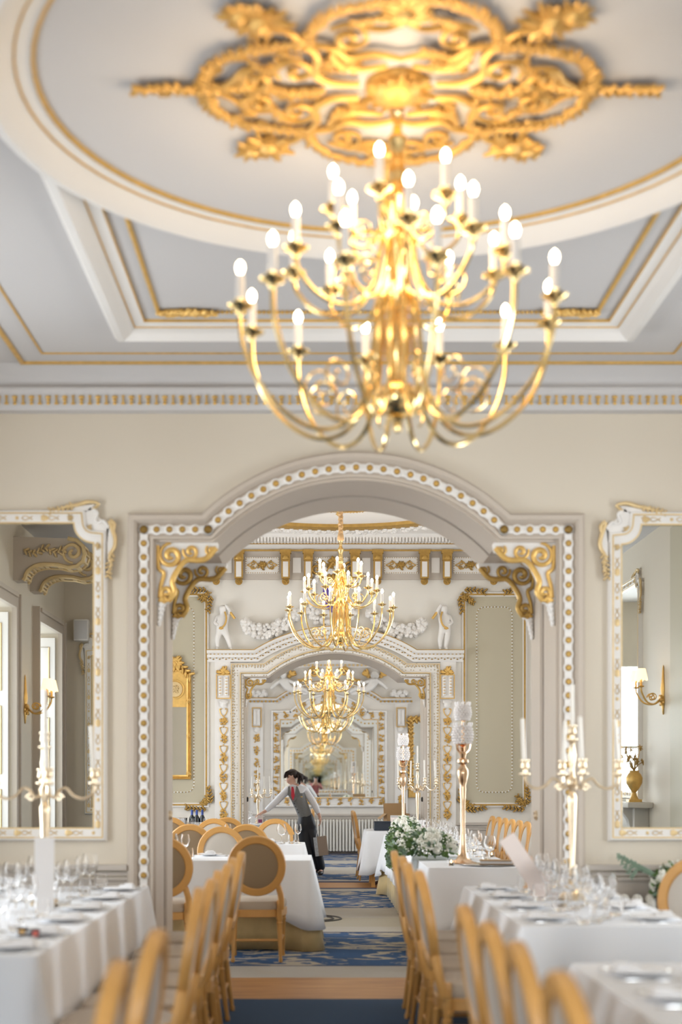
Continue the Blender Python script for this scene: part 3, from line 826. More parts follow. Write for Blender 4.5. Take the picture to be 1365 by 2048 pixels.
def sconce(label, loc, rz, z_up=1.0):
    """wall at x = 0, light standing out towards +X"""
    t = thing('wall_sconce', label, 'wall lamp', loc, rz)
    p = MB(); rnd = random.Random(2)
    p.lathe([(0, -.25), (.012, -.24), (.02, -.19), (.045, -.12), (.03, -.05), (.045, .02), (.028, .1), (.02, .18), (.012, .24), (0, .27)], 12, (.012, 0, 0))
    p.v = [(x * .6, y, z) for x, y, z in p.v]
    spray(p, (.03, 0, -.1), .08, rnd, 9, 0, 2 * PI, (1, 0, 0), (0, 1, 0))
    p.build('backplate', GOLD, t)
    for sy in (-1, 1):
        a = MB().tube(crom([(.03, 0, -.08), (.10, sy * .03, -.14), (.19, sy * .08, -.12), (.25, sy * .11, -.03), (.26, sy * .115, .03)], 5), .009, 7)
        a.tube(spiral((.12, -.07), .045, 1.3, 0, 1, 18, .2, y=sy * .04), .007, 5)
        a.lathe([(0, 0), (.03, .01), (.035, .02), (.012, .025), (.012, .09), (0, .09)], 12, (.26, sy * .115, .02))
        o = a.build('arm', GOLD, t)
        n = 24; vs = []; fs = []
        for r, z in ((.070, .10), (.064, .13), (.045, .215)):
            for i in range(n):
                q = 2 * PI * i / n; dz = .012 * math.cos(8 * q) if z < .11 else 0
                vs.append((.26 + r * math.cos(q), sy * .115 + r * math.sin(q), z + dz))
        for j in range(2):
            for i in range(n): fs.append((j * n + i, j * n + (i + 1) % n, (j + 1) * n + (i + 1) % n, (j + 1) * n + i))
        s_ = MB(); s_.add(vs, fs); s_.build('lamp_shade', SHADE, o)
    return t
sconce('gold two-arm wall lamp between the left windows, seen in the left mirror', (-HWID, 3.55, 2.26), 0)
sconce('gold two-arm wall lamp right of the fireplace, seen in the right mirror', (HWID, 3.85, 2.34), PI)
wall_mirror('tall gold and white overmantel mirror above the fireplace', 0, 1.75, 1.30, 3.6, 0, (HWID, 1.95, 1.30), -PI / 2)
fp = thing('fireplace', 'pale stone fireplace with a scroll-bracketed mantel shelf on the right wall', 'fireplace', (HWID, 1.95, 0))
MB().bevbox(-.27, 0, -1.4, 1.45, 1.13, 1.19, .012).build('mantel_shelf', STONE, fp)
b = MB()
for s2 in (-1, 1): b.bevbox(-.16, 0, s2 * 1.1 - .16, s2 * 1.1 + .16, 0, 1.13, .01)
b.bevbox(-.14, 0, -.94, .94, .88, 1.13, .01); b.build('surround', STONE, fp)
b = MB()
for s2 in (-1, 1):
    b.prism([(-.16, .62), (-.19, .60), (-.20, .75), (-.18, .9), (-.2, 1.0), (-.26, 1.08), (-.26, 1.13), (-.16, 1.13)], s2 * 1.1 - .07, s2 * 1.1 + .07)
    b.box(-.005, -.0, -.94, .94, 0, .02)
b.build('scroll_brackets', STONE, fp)
MB().box(-.02, 0, -.94, .94, 0, .88).build('hearth_opening', DARK, fp)
for yy, lab in ((3.12, 'gold urn with gilt flowers on the mantel end nearer the arch'), (.75, 'gold urn with gilt flowers on the mantel end nearer the camera')):
    t = thing('mantel_urn', lab, 'urn', (HWID - .14, yy, 1.19))
    MB().box(-.07, .07, -.07, .07, 0, .03).lathe([(.05, .03), (.03, .07), (.02, .1), (.05, .14), (.085, .2), (.09, .26), (.07, .3), (.05, .32), (.055, .34), (0, .34)], 18).build('body', GOLD, t)
    g = MB(); rnd = random.Random(4)
    for k in range(14):
        a, r = rnd.uniform(0, 2 * PI), rnd.uniform(.03, .13); z = rnd.uniform(.42, .6)
        g.tube([(0, 0, .33), (r * .5 * math.cos(a), r * .5 * math.sin(a), .4), (r * math.cos(a), r * math.sin(a), z)], .005, 5)
        spray(g, (r * math.cos(a), r * math.sin(a), z), .04, rnd, 6, 0, 2 * PI, (math.cos(a), math.sin(a), .3), Vector((-math.sin(a), math.cos(a), 0)))
    g.build('gilt_flowers', GOLD2, t)
struct('trim_31', MB().box(HWID - .006, HWID, 4.13, 6.2, .9, 3.95), OLIVE, 'sage green wall panel on the right wall beyond the fireplace', 'wall panel')

# ================================================================== MIDDLE ROOM, far wall (wall C)
OPC = opening(1.22, 2.81, 0.89, 3.13)
struct('wall_far', MB().prism([(-3.6, 0)] + OPC + [(3.6, 0), (3.6, 4.8), (-3.6, 4.8)], YC0, YC1), mat('pale_ivory_wall', (0.78, 0.745, 0.68), 0.6), 'ivory cross wall with the farther arched opening', 'wall')
ln = MB()
ln.sweep(OPC, [(0.001, 0.004), (-.016, 0.004), (-.016, -1.004), (0.001, -1.004)], YC0, False, -1)
struct('trim_14', ln, GREY, 'grey painted lining of the farther arch', 'door lining')
t15 = struct('trim_15', MB().sweep(OPC, [(0, 0), (0, .04), (.03, .04), (.035, .025), (.15, .05), (.155, .06), (.172, .06), (.172, 0)], YC0, False, -1), DOTTED, 'white dotted plaster surround of the farther arch', 'door surround')
g = MB()
for u in (.04, .158): g.sweep(OPC, [(u - .006, .03), (u - .006, .066), (u + .006, .066), (u + .006, .03)], YC0, False, -1)
for p in resample([Vector((q[0], YC0 - .052, q[1])) for q in offs(OPC, .135)], .04): g.blob(p, .011)
g.build('gilt_lines', PALEGOLD, t15)
for sx in (-1, 1):
    pl = struct('trim_16' if sx < 0 else 'trim_17', MB().box(*sorted((sx * 1.395, sx * 1.60)), YC0 - .04, YC0, 0, 3.0), WHITE, 'white pilaster with gilt husk drops %s of the farther arch' % ('left' if sx < 0 else 'right'), 'pilaster')
    rnd = random.Random(11); X = sx * 1.485
    for k in range(6):
        h = MB(); z = 2.33 - .246 * k
        for s2 in (-1, 1):
            P = crom([(X, YC0 - .05, z - .06), (X + s2 * .035, YC0 - .05, z - .02), (X + s2 * .05, YC0 - .05, z + .04), (X + s2 * .02, YC0 - .05, z + .045)], 4); h.tube(P, .007, 5)
        for q in range(26):
            a = rnd.random() * 2 * PI; r = rnd.random() ** .5
            h.blob((X + .045 * r * math.cos(a), YC0 - .05 - .02 * (1 - r), z - .115 + .06 * r * math.sin(a)), .016)
        h.blob((X, YC0 - .05, z - .19), (.008, .008, .02))
        h.build('husk', GOLD, pl)
    tb_ = MB(); tb_.box(X - .085, X + .085, YC0 - .06, YC0 - .04, 2.52, 2.82)
    for s2 in (-.042, .042):
        tb_.lathe([(.028, 0), (.028, .25), (0, .25)], 8, (X + s2, YC0 - .062, 2.55))
    tb_.blob((X, YC0 - .06, 2.43), (.05, .03, .05)); tb_.blob((X, YC0 - .06, 2.47), (.07, .03, .03))
    o = tb_.build('tablet', WHITE, pl)
    gg = MB()
    gg.sweep([(X - .085, 2.52), (X - .085, 2.82), (X + .085, 2.82), (X + .085, 2.52)], [(0, .06), (0, .075), (.012, .075), (.012, .06)], YC0, True, -1)
    spray(gg, (X, YC0 - .06, 2.845), .115, rnd, 9, 0, PI, (0, 1, 0), (-1, 0, 0))
    for z in (2.58, 2.62, 2.66, 2.70, 2.74, 2.78):
        for s2 in (-.042, .042): gg.blob((X + s2, YC0 - .09, z), (.02, .006, .006))
    gg.build('gilt_shell', GOLD, o)
ENT = cornice_path(1.70, 1.03, 3.0, 3.31)
ent = MB().sweep(ENT, [(0, 0), (0, .05), (.02, .06), (.05, .065), (.055, .09), (.095, .1), (.1, .125), (.13, .15), (.15, .155), (.15, 0)], YC0, False, -1)
t18 = struct('trim_18', ent, WHITE, 'white stepped cornice rising over the farther arch', 'cornice')
g = MB(); g2 = MB()
for p in resample([Vector((q[0], YC0 - .115, q[1])) for q in offs(ENT, .1)], .05): g.blob(p, (.017, .012, .013))
for i, p in enumerate(resample([Vector((q[0], YC0 - .072, q[1])) for q in offs(ENT, .04)], .042)): g2.blob((p.x, p.y, p.z + (.008 if i % 2 else -.008)), (.013, .01, .01))
g.sweep(ENT, [(.145, .15), (.145, .162), (.155, .162), (.155, .15)], YC0, False, -1)
g.build('gilt_leaf_row', GOLD2, t18); g2.build('pierced_row', GOLD2, t18)
scroll_bracket('small gold scroll bracket in the left corner of the farther arch', (-1.205, YC0 + .05, 2.79), False, .72, GOLD2)
scroll_bracket('small gold scroll bracket in the right corner of the farther arch', (1.205, YC0 + .05, 2.79), True, .72, GOLD2)
for sg, nm in ((-1, 'left'), (1, 'right')):
    d = struct('door_%d' % (3 if sg < 0 else 4), MB().box(*sorted((sg * 1.2, sg * 1.3)), YC0 + .3, YC0 + .7, 0, 2.78), GREY, 'edge of the %s sliding door leaf inside the farther arch' % nm, 'door')
    MX = Matrix.Rotation(-sg * PI / 2, 4, 'Y')
    MB().lathe([(.034, 0), (.034, .012), (.026, .02), (.02, .008), (0, .008)], 14, (sg * 1.2, YC0 + .5, 1.17), MX).build('ring_pull', BLACK, d)
dado('baseboard_left', -3.5, -1.6, YC0, 'grey dado panelling left of the farther arch', .87)
dado('baseboard_right', 1.6, 3.5, YC0, 'grey dado panelling right of the farther arch', .87)

def wall_panel(label, n, x0, x1, z0, z1, y):
    t = struct('trim_%d' % n, MB().box(x0, x1, y - .004, y, z0, z1), OLIVE, label, 'wall panel')
    w = MB(); R = rect(x0, x1, z0, z1)
    w.sweep(R, [(-.01, .004), (-.01, .02), (.045, .03), (.045, .004)], y, True, -1)
    w.build('moulding', WHITE, t)
    g = MB()
    g.sweep(R, [(.005, .02), (.005, .035), (.026, .035), (.026, .02)], y, True, -1)
    rnd = random.Random(n)
    for cx, sx in ((x0, 1), (x1, -1)):
        for cz, sz in ((z0, 1), (z1, -1)):
            P = crom([(cx - sx * .075, y - .03, cz + sz * .02), (cx - sx * .065, y - .03, cz + sz * .1), (cx - sx * .045, y - .03, cz + sz * .2)], 5)
            leafchain(g, P, .06, rnd)
            P = crom([(cx + sx * .0, y - .03, cz - sz * .075), (cx + sx * .1, y - .03, cz - sz * .075), (cx + sx * .24, y - .03, cz - sz * .05)], 5)
            leafchain(g, P, .06, rnd)
            for k in range(5):
                leafchain(g, [(cx + sx * rnd.uniform(-.04, .05), y - .03, cz + sz * rnd.uniform(-.04, .05)), (cx + sx * rnd.uniform(-.05, .1), y - .03, cz + sz * rnd.uniform(-.05, .1))], .05, rnd)
    g.build('gilding', GOLD2, t)
    b = MB(); i = .15; r = .1
    pts = arc(x0 + i + r, z0 + i + r, r, PI, 1.5 * PI, 5) + arc(x1 - i - r, z0 + i + r, r, 1.5 * PI, 2 * PI, 5) + arc(x1 - i - r, z1 - i - r, r, 0, PI / 2, 5) + arc(x0 + i + r, z1 - i - r, r, PI / 2, PI, 5)
    dk = MB()
    for k, p in enumerate(resample([Vector((q[0], y - .008, q[1])) for q in pts], .022, True)):
        if k % 2 == 0: b.blob(p, .0125)
        else: dk.blob(p, .007)
    b.build('white_beads', WHITE, t); dk.build('gilt_beads', GOLD2, t)
    return t
wall_panel('tall sage wall panel in gilt moulding left of the farther arch', 19, -2.50, -1.73, 1.12, 3.88, YC0)
wall_panel('tall sage wall panel in gilt moulding right of the farther arch', 20, 1.73, 2.50, 1.12, 3.88, YC0)

# frieze of brackets and gilt panels, cornice, ceiling of the middle room
fz = MB().box(-3.5, 3.5, YC0 - .03, YC0, 4.09, 4.46)
t21 = struct('trim_21', fz, DADO, 'grey frieze high on the middle room end wall', 'frieze')
rb_, ri_, rs_ = MB(), MB(), MB()
rb_.box(-.075, .075, -.1, 0, .29, .34); rb_.box(-.062, .062, -.09, 0, .20, .29); rb_.box(-.055, .055, -.075, 0, -.04, .20)
rb_.blob((0, -.09, .235), (.05, .03, .04)); rb_.lathe([(.0, -.03), (.03, -.027), (.05, -.01), (.05, .0), (0, .0)], 12, (0, -.04, -.075), MY)
rs_.box(-.035, .035, -.082, -.07, -.02, .18)
spray(rb_, (0, -.05, -.07), .05, random.Random(2), 8)
brm = rb_.mesh('frieze_bracket', GOLD2); brs = rs_.mesh('bracket_inset', WHITE)
fpm = MB(); fpm.box(-.225, .225, -.012, 0, -.11, .11); pm = fpm.mesh('frieze_panel', WHITE)
fo = MB(); rnd = random.Random(4)
spray(fo, (0, -.02, 0), .085, rnd, 14, wide=.14)
for sx in (-1, 1):
    for sz in (-1, 1):
        P = spiral((sx * .125, sz * .03), .035, 1.3, PI / 2, sx * sz, 16, .2, y=-.02); fo.tube(P, .007, 5)
        fo.tube(crom([(sx * .06, -.02, 0), (sx * .1, -.02, sz * .05), (sx * .16, -.02, sz * .02), (sx * .2, -.02, 0)], 4), .007, 5)
for p in resample([Vector((q[0], -.014, q[1])) for q in rect(-.215, .215, -.1, .1)], .03, True): fo.blob(p, .007)
fom = fo.mesh('gilt_fleuron', GOLD2)
nar = MB().box(-.055, .055, -.012, 0, -.1, .1).mesh('narrow_panel', WHITE)
def link(name, me, parent, loc):
    o = bpy.data.objects.new(name, me); COL.objects.link(o); o.location = loc; o.parent = parent; return o
for k in range(-3, 4):
    X = -.05 + .92 * k
    p = link('frieze_panel', pm, t21, (X, YC0 - .03, 4.28)); link('gilt_fleuron', fom, p, (0, 0, 0))
    for sx in (-1, 1):
        b = link('frieze_bracket', brm, t21, (X + sx * .31, YC0 - .03, 4.14)); link('bracket_inset', brs, b, (0, 0, 0))
    if k < 3: link('narrow_panel', nar, t21, (X + .46, YC0 - .03, 4.28))
cr = MB()
cr.sweep([(-3.5, 0), (3.5, 0)], [(4.46, 0), (4.46, .1), (4.49, .12), (4.49, .22), (4.53, .3), (4.55, .42), (4.62, .5), (4.62, 0)], YC0, False, -1)
t22 = struct('trim_22', cr, WHITE, 'white and gold cornice of the middle room', 'cornice')
g, w = MB(), MB()
g.sweep([(-3.5, 0), (3.5, 0)], [(4.455, .1), (4.455, .12), (4.475, .13), (4.475, .1)], YC0, False, -1)
for i in range(160):
    x = -3.4 + 6.8 * i / 159
    w.box(x - .013, x + .013, YC0 - .46, YC0 - .3, 4.525, 4.585)
    if i % 2 == 0: g.blob((x, YC0 - .225, 4.505), (.03, .012, .012))
g.sweep([(-3.5, 0), (3.5, 0)], [(4.518, .26), (4.518, .31), (4.53, .31), (4.53, .26)], YC0, False, -1)
g.build('gilt_beads', GOLD2, t22); w.build('dentils', WHITE, t22)
struct('ceiling', MB().box(-3.5, 3.5, YB1, YC0, C2, C2 + .15), WHITE, 'white ceiling of the middle room', 'ceiling')
C2X, C2Y = 0.02, 16.0
circ2 = lambda r, n=72: [(C2X + r * math.cos(2 * PI * i / n), C2Y + r * math.sin(2 * PI * i / n)) for i in range(n)]
rr = MB().sweep(circ2(1.72), [(0, 0), (0, .04), (.05, .06), (.14, .06), (.2, .02), (.2, 0)], 0, True, 1)
t23 = struct('trim_23', Flat.down(rr, C2), GOLD2, 'gilt ring on the middle room ceiling', 'ceiling trim')
be = MB(); rnd = random.Random(6)
for p in circ2(1.815, 96): be.blob((p[0], p[1], C2 - .065), (.03, .03, .02))
be.build('white_beads', WHITE, t23)
ga = MB()
for p in circ2(2.1, 220):
    for k in range(3): ga.blob((p[0] + rnd.uniform(-.1, .1), p[1] + rnd.uniform(-.1, .1), C2 - .02), rnd.uniform(.03, .05))
tag(ga.build('trim_24', WHITE), 'white plaster foliage wreath on the middle room ceiling', 'ceiling trim', None, 'structure')
medallion('ceiling_medallion', 'dark gilt medallion above the hanging cord on the middle ceiling', (C2X, C2Y + .1, C2), 1.12, 9, GOLD2, .8)

# ---- carved figures, swags and crest above the farther arch
def skin_mesh(name, V, E, m, parent=None, loc=(0, 0, 0), sub=2, smooth=True):
    """one continuous surface grown round a skeleton: V = {key: (x, y, z, rx, ry)}"""
    keys = list(V); idx = {k: i for i, k in enumerate(keys)}
    me = bpy.data.meshes.new(name)
    me.from_pydata([V[k][:3] for k in keys], [(idx[a], idx[b]) for a, b in E], [])
    me.materials.append(m)
    o = bpy.data.objects.new(name, me); COL.objects.link(o); o.location = loc
    md = o.modifiers.new('skin', 'SKIN'); md.use_smooth_shade = True
    for i, k in enumerate(keys):
        d = me.skin_vertices[0].data[i]
        d.radius = (V[k][3], V[k][4] if len(V[k]) > 4 else V[k][3]); d.use_root = (i == 0)
    sm = o.modifiers.new('smooth', 'SUBSURF'); sm.levels = sub; sm.render_levels = sub
    if parent is not None: o.parent = parent
    return o
def cherub(label, loc, fl=1):
    t = thing('cherub_figure', label, 'relief figure', loc)
    f = fl
    V = {'pelvis': (0, 0, .27, .062, .06), 'belly': (0, -.015, .34, .068, .065), 'chest': (.01 * f, 0, .42, .062, .055), 'neck': (.01 * f, -.005, .475, .03), 'head1': (.012 * f, -.015, .53, .062, .062), 'head2': (.012 * f, -.01, .6, .05, .052),
         'hl': (-.04, 0, .24, .05), 'kl': (-.065, -.02, .13, .037), 'al': (-.06, 0, .03, .024), 'tl': (-.07, -.05, .014, .02),
         'hr': (.04, 0, .24, .05), 'kr': (.055 + .03 * f, -.02, .135, .037), 'ar': (.06 + .05 * f, 0, .03, .024), 'tr': (.075 + .05 * f, -.05, .014, .02),
         's1': (.07 * f, 0, .44, .032), 'e1': (.11 * f, -.04, .50, .026), 'w1': (.045 * f, -.05, .60, .02),
         's2': (-.06 * f, 0, .44, .032), 'e2': (-.1 * f, -.03, .36, .026), 'w2': (-.04 * f, -.06, .32, .02)}
    E = [('pelvis', 'belly'), ('belly', 'chest'), ('chest', 'neck'), ('neck', 'head1'), ('head1', 'head2'), ('pelvis', 'hl'), ('hl', 'kl'), ('kl', 'al'), ('al', 'tl'), ('pelvis', 'hr'), ('hr', 'kr'), ('kr', 'ar'), ('ar', 'tr'), ('chest', 's1'), ('s1', 'e1'), ('e1', 'w1'), ('chest', 's2'), ('s2', 'e2'), ('e2', 'w2')]
    skin_mesh('body', V, E, WHITE, t)
    g = MB()
    g.tube(crom([(.04 * f, -.05, .5), (.06 * f, -.075, .42), (.04 * f, -.085, .33), (-.02 * f, -.085, .27)], 5), .012, 6)
    spray(g, (-.01 * f, -.085, .27), .04, random.Random(3), 7, PI, 2 * PI)
    g.tube(crom([(.06 * f, -.04, .57), (.12 * f, -.05, .48), (.17 * f, -.05, .41)], 5), [.012] * 5 + [.018] * 6, 6)
    g.build('gilt_sash', GOLD, t)
    return t
cherub('white standing cherub relief on the left end of the arch cornice', (-1.50, YC0 - .08, 3.152), 1)
cherub('white standing cherub relief on the right end of the arch cornice', (1.45, YC0 - .08, 3.152), -1)
def swag(label, pts, seed, w=.1):
    rnd = random.Random(seed); mb = MB()
    P = crom(pts, 12); N = len(P)
    for i, p in enumerate(P):
        s = w * (.45 + .55 * math.sin(PI * (i + 1) / (N + 1)))
        for k in range(6):
            a = rnd.uniform(0, 2 * PI); r = rnd.random() ** .5 * s
            mb.blob(p + Vector((r * math.cos(a), -abs(rnd.uniform(0, .08)), r * math.sin(a))), rnd.uniform(.022, .042))
    return tag(mb.build('fruit_swag', WHITE), label, 'swag')
swag('white plaster fruit swag hanging from the left cherub', [(-1.20, YC0 - .02, 3.52), (-1.1, YC0 - .03, 3.42), (-.88, YC0 - .03, 3.40), (-.68, YC0 - .03, 3.50), (-.48, YC0 - .03, 3.66)], 21)
swag('white plaster fruit swag hanging from the right cherub', [(1.16, YC0 - .02, 3.52), (1.06, YC0 - .03, 3.42), (.84, YC0 - .03, 3.40), (.64, YC0 - .03, 3.50), (.45, YC0 - .03, 3.66)], 22)
cr_ = thing('wall_crest', 'oval plaster crest with purple shield above the farther arch', 'crest', (-.03, YC0, 3.85))
c = MB(); rnd = random.Random(8)
for i in range(150):
    a = rnd.uniform(0, 2 * PI)
    c.blob((.33 * math.cos(a) + rnd.uniform(-.05, .05), -.03 - rnd.random() * .05, .36 * math.sin(a) + rnd.uniform(-.05, .05)), rnd.uniform(.025, .045))
c.build('wreath', WHITE, cr_)
MB().lathe([(.0, .02), (.2, .018), (.27, 0), (.27, -.0)], 28, (0, 0, 0), Matrix.Scale(1.15, 4, (0, 0, 1)) @ MY).build('oval_field', WHITE, cr_)
MB().prism([(-.13, .16), (.13, .16), (.14, 0), (.08, -.14), (0, -.21), (-.08, -.14), (-.14, 0)], -.05, -.02).build('shield', PURPLE, cr_)
g = MB()
for sx in (-1, 1):
    g.tube(spiral((sx * .22, .38), .09, 1.5, PI / 2, sx, 24, .12, y=-.06), .016, 6)
    g.tube(crom([(sx * .13, -.06, .3), (sx * .05, -.06, .4), (0, -.06, .47)], 5), .02, 6)
for k in range(3): g.blob((-.05 + .05 * k, -.06, .27), (.03, .03, .06))
spray(g, (0, -.06, .47), .09, rnd, 10, 0, PI, (0, 1, 0), (-1, 0, 0)); spray(g, (0, -.06, -.37), .12, rnd, 12)
g.build('gilt_crown', GOLD2, cr_)

# gold trumeau mirror hanging on the left panel
tm = thing('gilt_mirror', 'gold trumeau mirror with oval picture hung on the left sage panel', 'mirror', (-2.13, YC0, 1.47))
fr = MB(); Hm = 1.36
R = [(-.155, .03), (-.155, .98), (-.155, 1.35), (-.08, 1.40), (.08, 1.40), (.155, 1.35), (.155, .98), (.155, .03)]
fr.sweep(R, [(0, .01), (0, .05), (.02, .06), (.035, .035), (.05, .05), (.06, .02), (.06, 0), (0, 0)], 0, True, -1)
rnd = random.Random(12)
leafchain(fr, crom([(-.2, -.05, 1.36), (-.12, -.05, 1.44), (0, -.05, 1.55), (.12, -.05, 1.44), (.2, -.05, 1.36)], 5), .09, rnd)
spray(fr, (0, -.05, 1.5), .14, rnd, 14)
for sx in (-1, 1):
    for z in (.05, .55, 1.02, 1.32): spray(fr, (sx * .18, -.05, z), .05, rnd, 8)
fr.build('frame', GOLD, tm)
MB().prism([(-.155, .03), (.155, .03), (.155, .93), (-.155, .93)], -.02, 0).build('glass', MIRROR, tm)
up = MB().prism([(-.155, .93), (.155, .93), (.155, 1.35), (.08, 1.4), (-.08, 1.4), (-.155, 1.35)], -.035, 0)
up.lathe([(.13, .035), (.13, .05), (.11, .055), (.105, .04), (0, .04)], 24, (0, 0, 1.165), MY)
u = up.build('upper_panel', GOLD, tm)
ov = MB().lathe([(.1, .038), (.1, .046), (0, .048)], 24, (0, 0, 1.165), MY); spray(ov, (0.01, -.05, 1.17), .07, rnd, 10)
ov.build('oval_relief', PALEGOLD, u)

# ================================================================== FAR ROOM
struct('ceiling', MB().box(-HWID, HWID, YC1, YE, C3, C3 + .15), WHITE, 'white ceiling of the far room', 'ceiling')
struct('wall_end', MB().box(-HWID - .3, HWID + .3, YE, YE + .2, 0, C3), mat('end_wall_paint', (0.76, 0.72, 0.66), 0.6), 'ivory end wall of the far room with the mirror', 'wall')
struct('trim_25', MB().sweep(OPC, [(0, 0), (0, -.05), (.17, -.06), (.17, 0)], YC1, False, -1), WHITE, 'white surround on the far side of the farther arch', 'door surround')
tb = MB()
for p in resample([Vector((q[0], YC1 + .055, q[1])) for q in offs(OPC, .085)], .1): tb.blob(p, .024)
tag(tb.build('trim_26', GOLD), 'gilt beads on the far side of the farther arch', 'door trim', None, 'structure')
em = thing('end_mirror', 'large arched mirror in white and gold frame on the end wall', 'mirror', (0, YE, 0))
mpath = [(-.945, 1.115), (-.945, 2.62)] + opening(.945, 2.62, .67, 2.95)[2:-2] + [(.945, 2.62), (.945, 1.115)]
MB().prism(mpath, -.02, -.004).build('glass', MIRROR, em)
MB().sweep(mpath, [(0, 0), (0, .05), (.025, .06), (.03, .045), (.15, .05), (.16, .075), (.19, .075), (.2, .05), (.2, 0)], 0, True, -1).build('frame', WHITE, em)
g = MB(); rnd = random.Random(14)
op_ = offs(mpath, .09, -1, True)
for p in resample([Vector((q[0], -.055, q[1])) for q in op_], .21, True):
    for k in range(14): g.blob(p + Vector((rnd.uniform(-.042, .042), -rnd.random() * .02, rnd.uniform(-.075, .075))), rnd.uniform(.014, .024))
for u in (.015, .165): g.sweep(mpath, [(u - .006, .04), (u - .006, .07), (u + .006, .07), (u + .006, .04)], 0, True, -1)
g.build('gilt_ornament', GOLD, em)
ENE = cornice_path(1.62, 1.0, 2.95, 3.29)
t27 = struct('trim_27', MB().sweep(ENE, [(0, 0), (0, .05), (.05, .07), (.09, .12), (.11, .12), (.11, 0)], YE, False, -1), WHITE, 'white dentil cornice above the end mirror', 'cornice')
g = MB()
for p in resample([Vector((q[0], YE - .09, q[1])) for q in offs(ENE, .04)], .075): g.box(p.x - .018, p.x + .018, p.y - .02, p.y + .02, p.z - .018, p.z + .018)
g.sweep(ENE, [(.1, .115), (.1, .13), (.115, .13), (.115, .115)], YE, False, -1)
g.build('dentils', GOLD2, t27)
for sx in (-1, 1):
    pl = struct('trim_28' if sx < 0 else 'trim_29', MB().box(*sorted((sx * 1.30, sx * 1.55)), YE - .04, YE, 0, 2.95), WHITE, 'white pilaster with gilt drops %s of the end mirror' % ('left' if sx < 0 else 'right'), 'pilaster')
    X = sx * 1.42
    h = MB(); h.box(X - .07, X + .07, YE - .07, YE - .04, 2.52, 2.84)
    for s2 in (-.04, .04): h.lathe([(.03, 0), (.03, .28), (0, .28)], 8, (X + s2, YE - .07, 2.54))
    h.blob((X, YE - .06, 2.44), (.07, .04, .06)); h.build('tablet', WHITE, pl)
    for k in range(6):
        h = MB()
        for q in range(20): h.blob((X + rnd.uniform(-.05, .05), YE - .05, 2.27 - .24 * k + rnd.uniform(-.08, .08)), rnd.uniform(.015, .026))
        h.build('husk', GOLD, pl)
    gg = MB().sweep([(X - .08, 2.5), (X - .08, 2.86), (X + .08, 2.86), (X + .08, 2.5)], [(0, .05), (0, .08), (.014, .08), (.014, .05)], YE, True, -1)
    gg.build('gilt_edge', GOLD, pl)
dado('baseboard_end', -HWID, HWID, YE, 'grey dado and shelf moulding below the end mirror', .78)
t30 = struct('trim_30', MB().sweep([(-HWID, 0), (HWID, 0)], [(3.66, 0), (3.66, .08), (3.75, .14), (3.95, .3), (3.95, 0)], YE, False, -1), WHITE, 'white cornice on the end wall', 'cornice')
g = MB()
for i in range(80): g.box(-3.2 + .08 * i - .02, -3.2 + .08 * i + .02, YE - .13, YE - .09, 3.68, 3.72)
g.build('dentils', PALEGOLD, t30)
def reclining(label, loc, f):
    t = thing('reclining_cherub', label, 'relief figure', loc)
    V = {'pelvis': (.14 * f, 0, .1, .085), 'belly': (.06 * f, -.01, .16, .085), 'chest': (0, 0, .25, .085), 'neck': (-.01 * f, -.01, .33, .04), 'head': (-.02 * f, -.03, .41, .08), 'head2': (-.02 * f, -.03, .47, .06),
         'h1': (.2 * f, -.03, .1, .065), 'k1': (.36 * f, -.05, .13, .05), 'a1': (.48 * f, -.03, .05, .03), 'h2': (.18 * f, .02, .07, .06), 'k2': (.33 * f, 0, .05, .05), 'a2': (.46 * f, 0, .03, .03),
         's1': (.09 * f, -.02, .28, .04), 'e1': (.2 * f, -.05, .24, .034), 'w1': (.28 * f, -.05, .28, .026), 's2': (-.09 * f, 0, .28, .04), 'e2': (-.19 * f, -.03, .2, .034), 'w2': (-.27 * f, -.03, .12, .026)}
    E = [('pelvis', 'belly'), ('belly', 'chest'), ('chest', 'neck'), ('neck', 'head'), ('head', 'head2'), ('pelvis', 'h1'), ('h1', 'k1'), ('k1', 'a1'), ('pelvis', 'h2'), ('h2', 'k2'), ('k2', 'a2'), ('chest', 's1'), ('s1', 'e1'), ('e1', 'w1'), ('chest', 's2'), ('s2', 'e2'), ('e2', 'w2')]
    skin_mesh('body', V, E, WHITE, t)
    rnd = random.Random(5)
    for sx in (-1, 1):
        g = MB(); spray(g, (-.02 * f + sx * .12, .05, .38), .17, rnd, 7, PI * (.1 if sx < 0 else .55), PI * (.45 if sx < 0 else .9), (0, 1, 0), (-1, 0, 0))
        g.build('gilt_wing', GOLD, t)
reclining('white reclining cherub with gilt wings left above the end mirror', (-.88, YE - .1, 3.11), 1)
reclining('white reclining cherub with gilt wings right above the end mirror', (.88, YE - .1, 3.11), -1)
for sx, nm in ((-1, 'left'), (1, 'right')):
    g, w = MB(), MB()
    g.tube(crom([(sx * .2, YE - .08, 3.62), (sx * .32, YE - .08, 3.66), (sx * .4, YE - .08, 3.56), (sx * .5, YE - .08, 3.42), (sx * .62, YE - .08, 3.4)], 5), .03, 7)
    g.tube(spiral((sx * .3, 3.56), .08, 1.3, 0, sx, 20, .15, y=YE - .08), .022, 6)
    for k in range(10): w.blob((sx * (1.25 + .03 * k), YE - .07, 3.13 + .05 * math.sin(k * 1.7)), .055)
    o = thing('scroll_ornament', 'gilt scroll and white fruit %s end of the end wall cornice' % ('at the left' if sx < 0 else 'at the right'), 'relief')
    g.build('gilt_scroll', GOLD, o); w.build('fruit', WHITE, o)
gm = thing('gilt_mirror', 'narrow gold framed mirror right of the end wall pilaster', 'mirror', (1.86, YE, 1.2))
fr = MB().sweep([(-.2, 0), (-.2, 1.4), (.2, 1.4), (.2, 0)], [(0, 0), (0, .05), (.03, .07), (.09, .06), (.1, 0)], 0, True, -1)
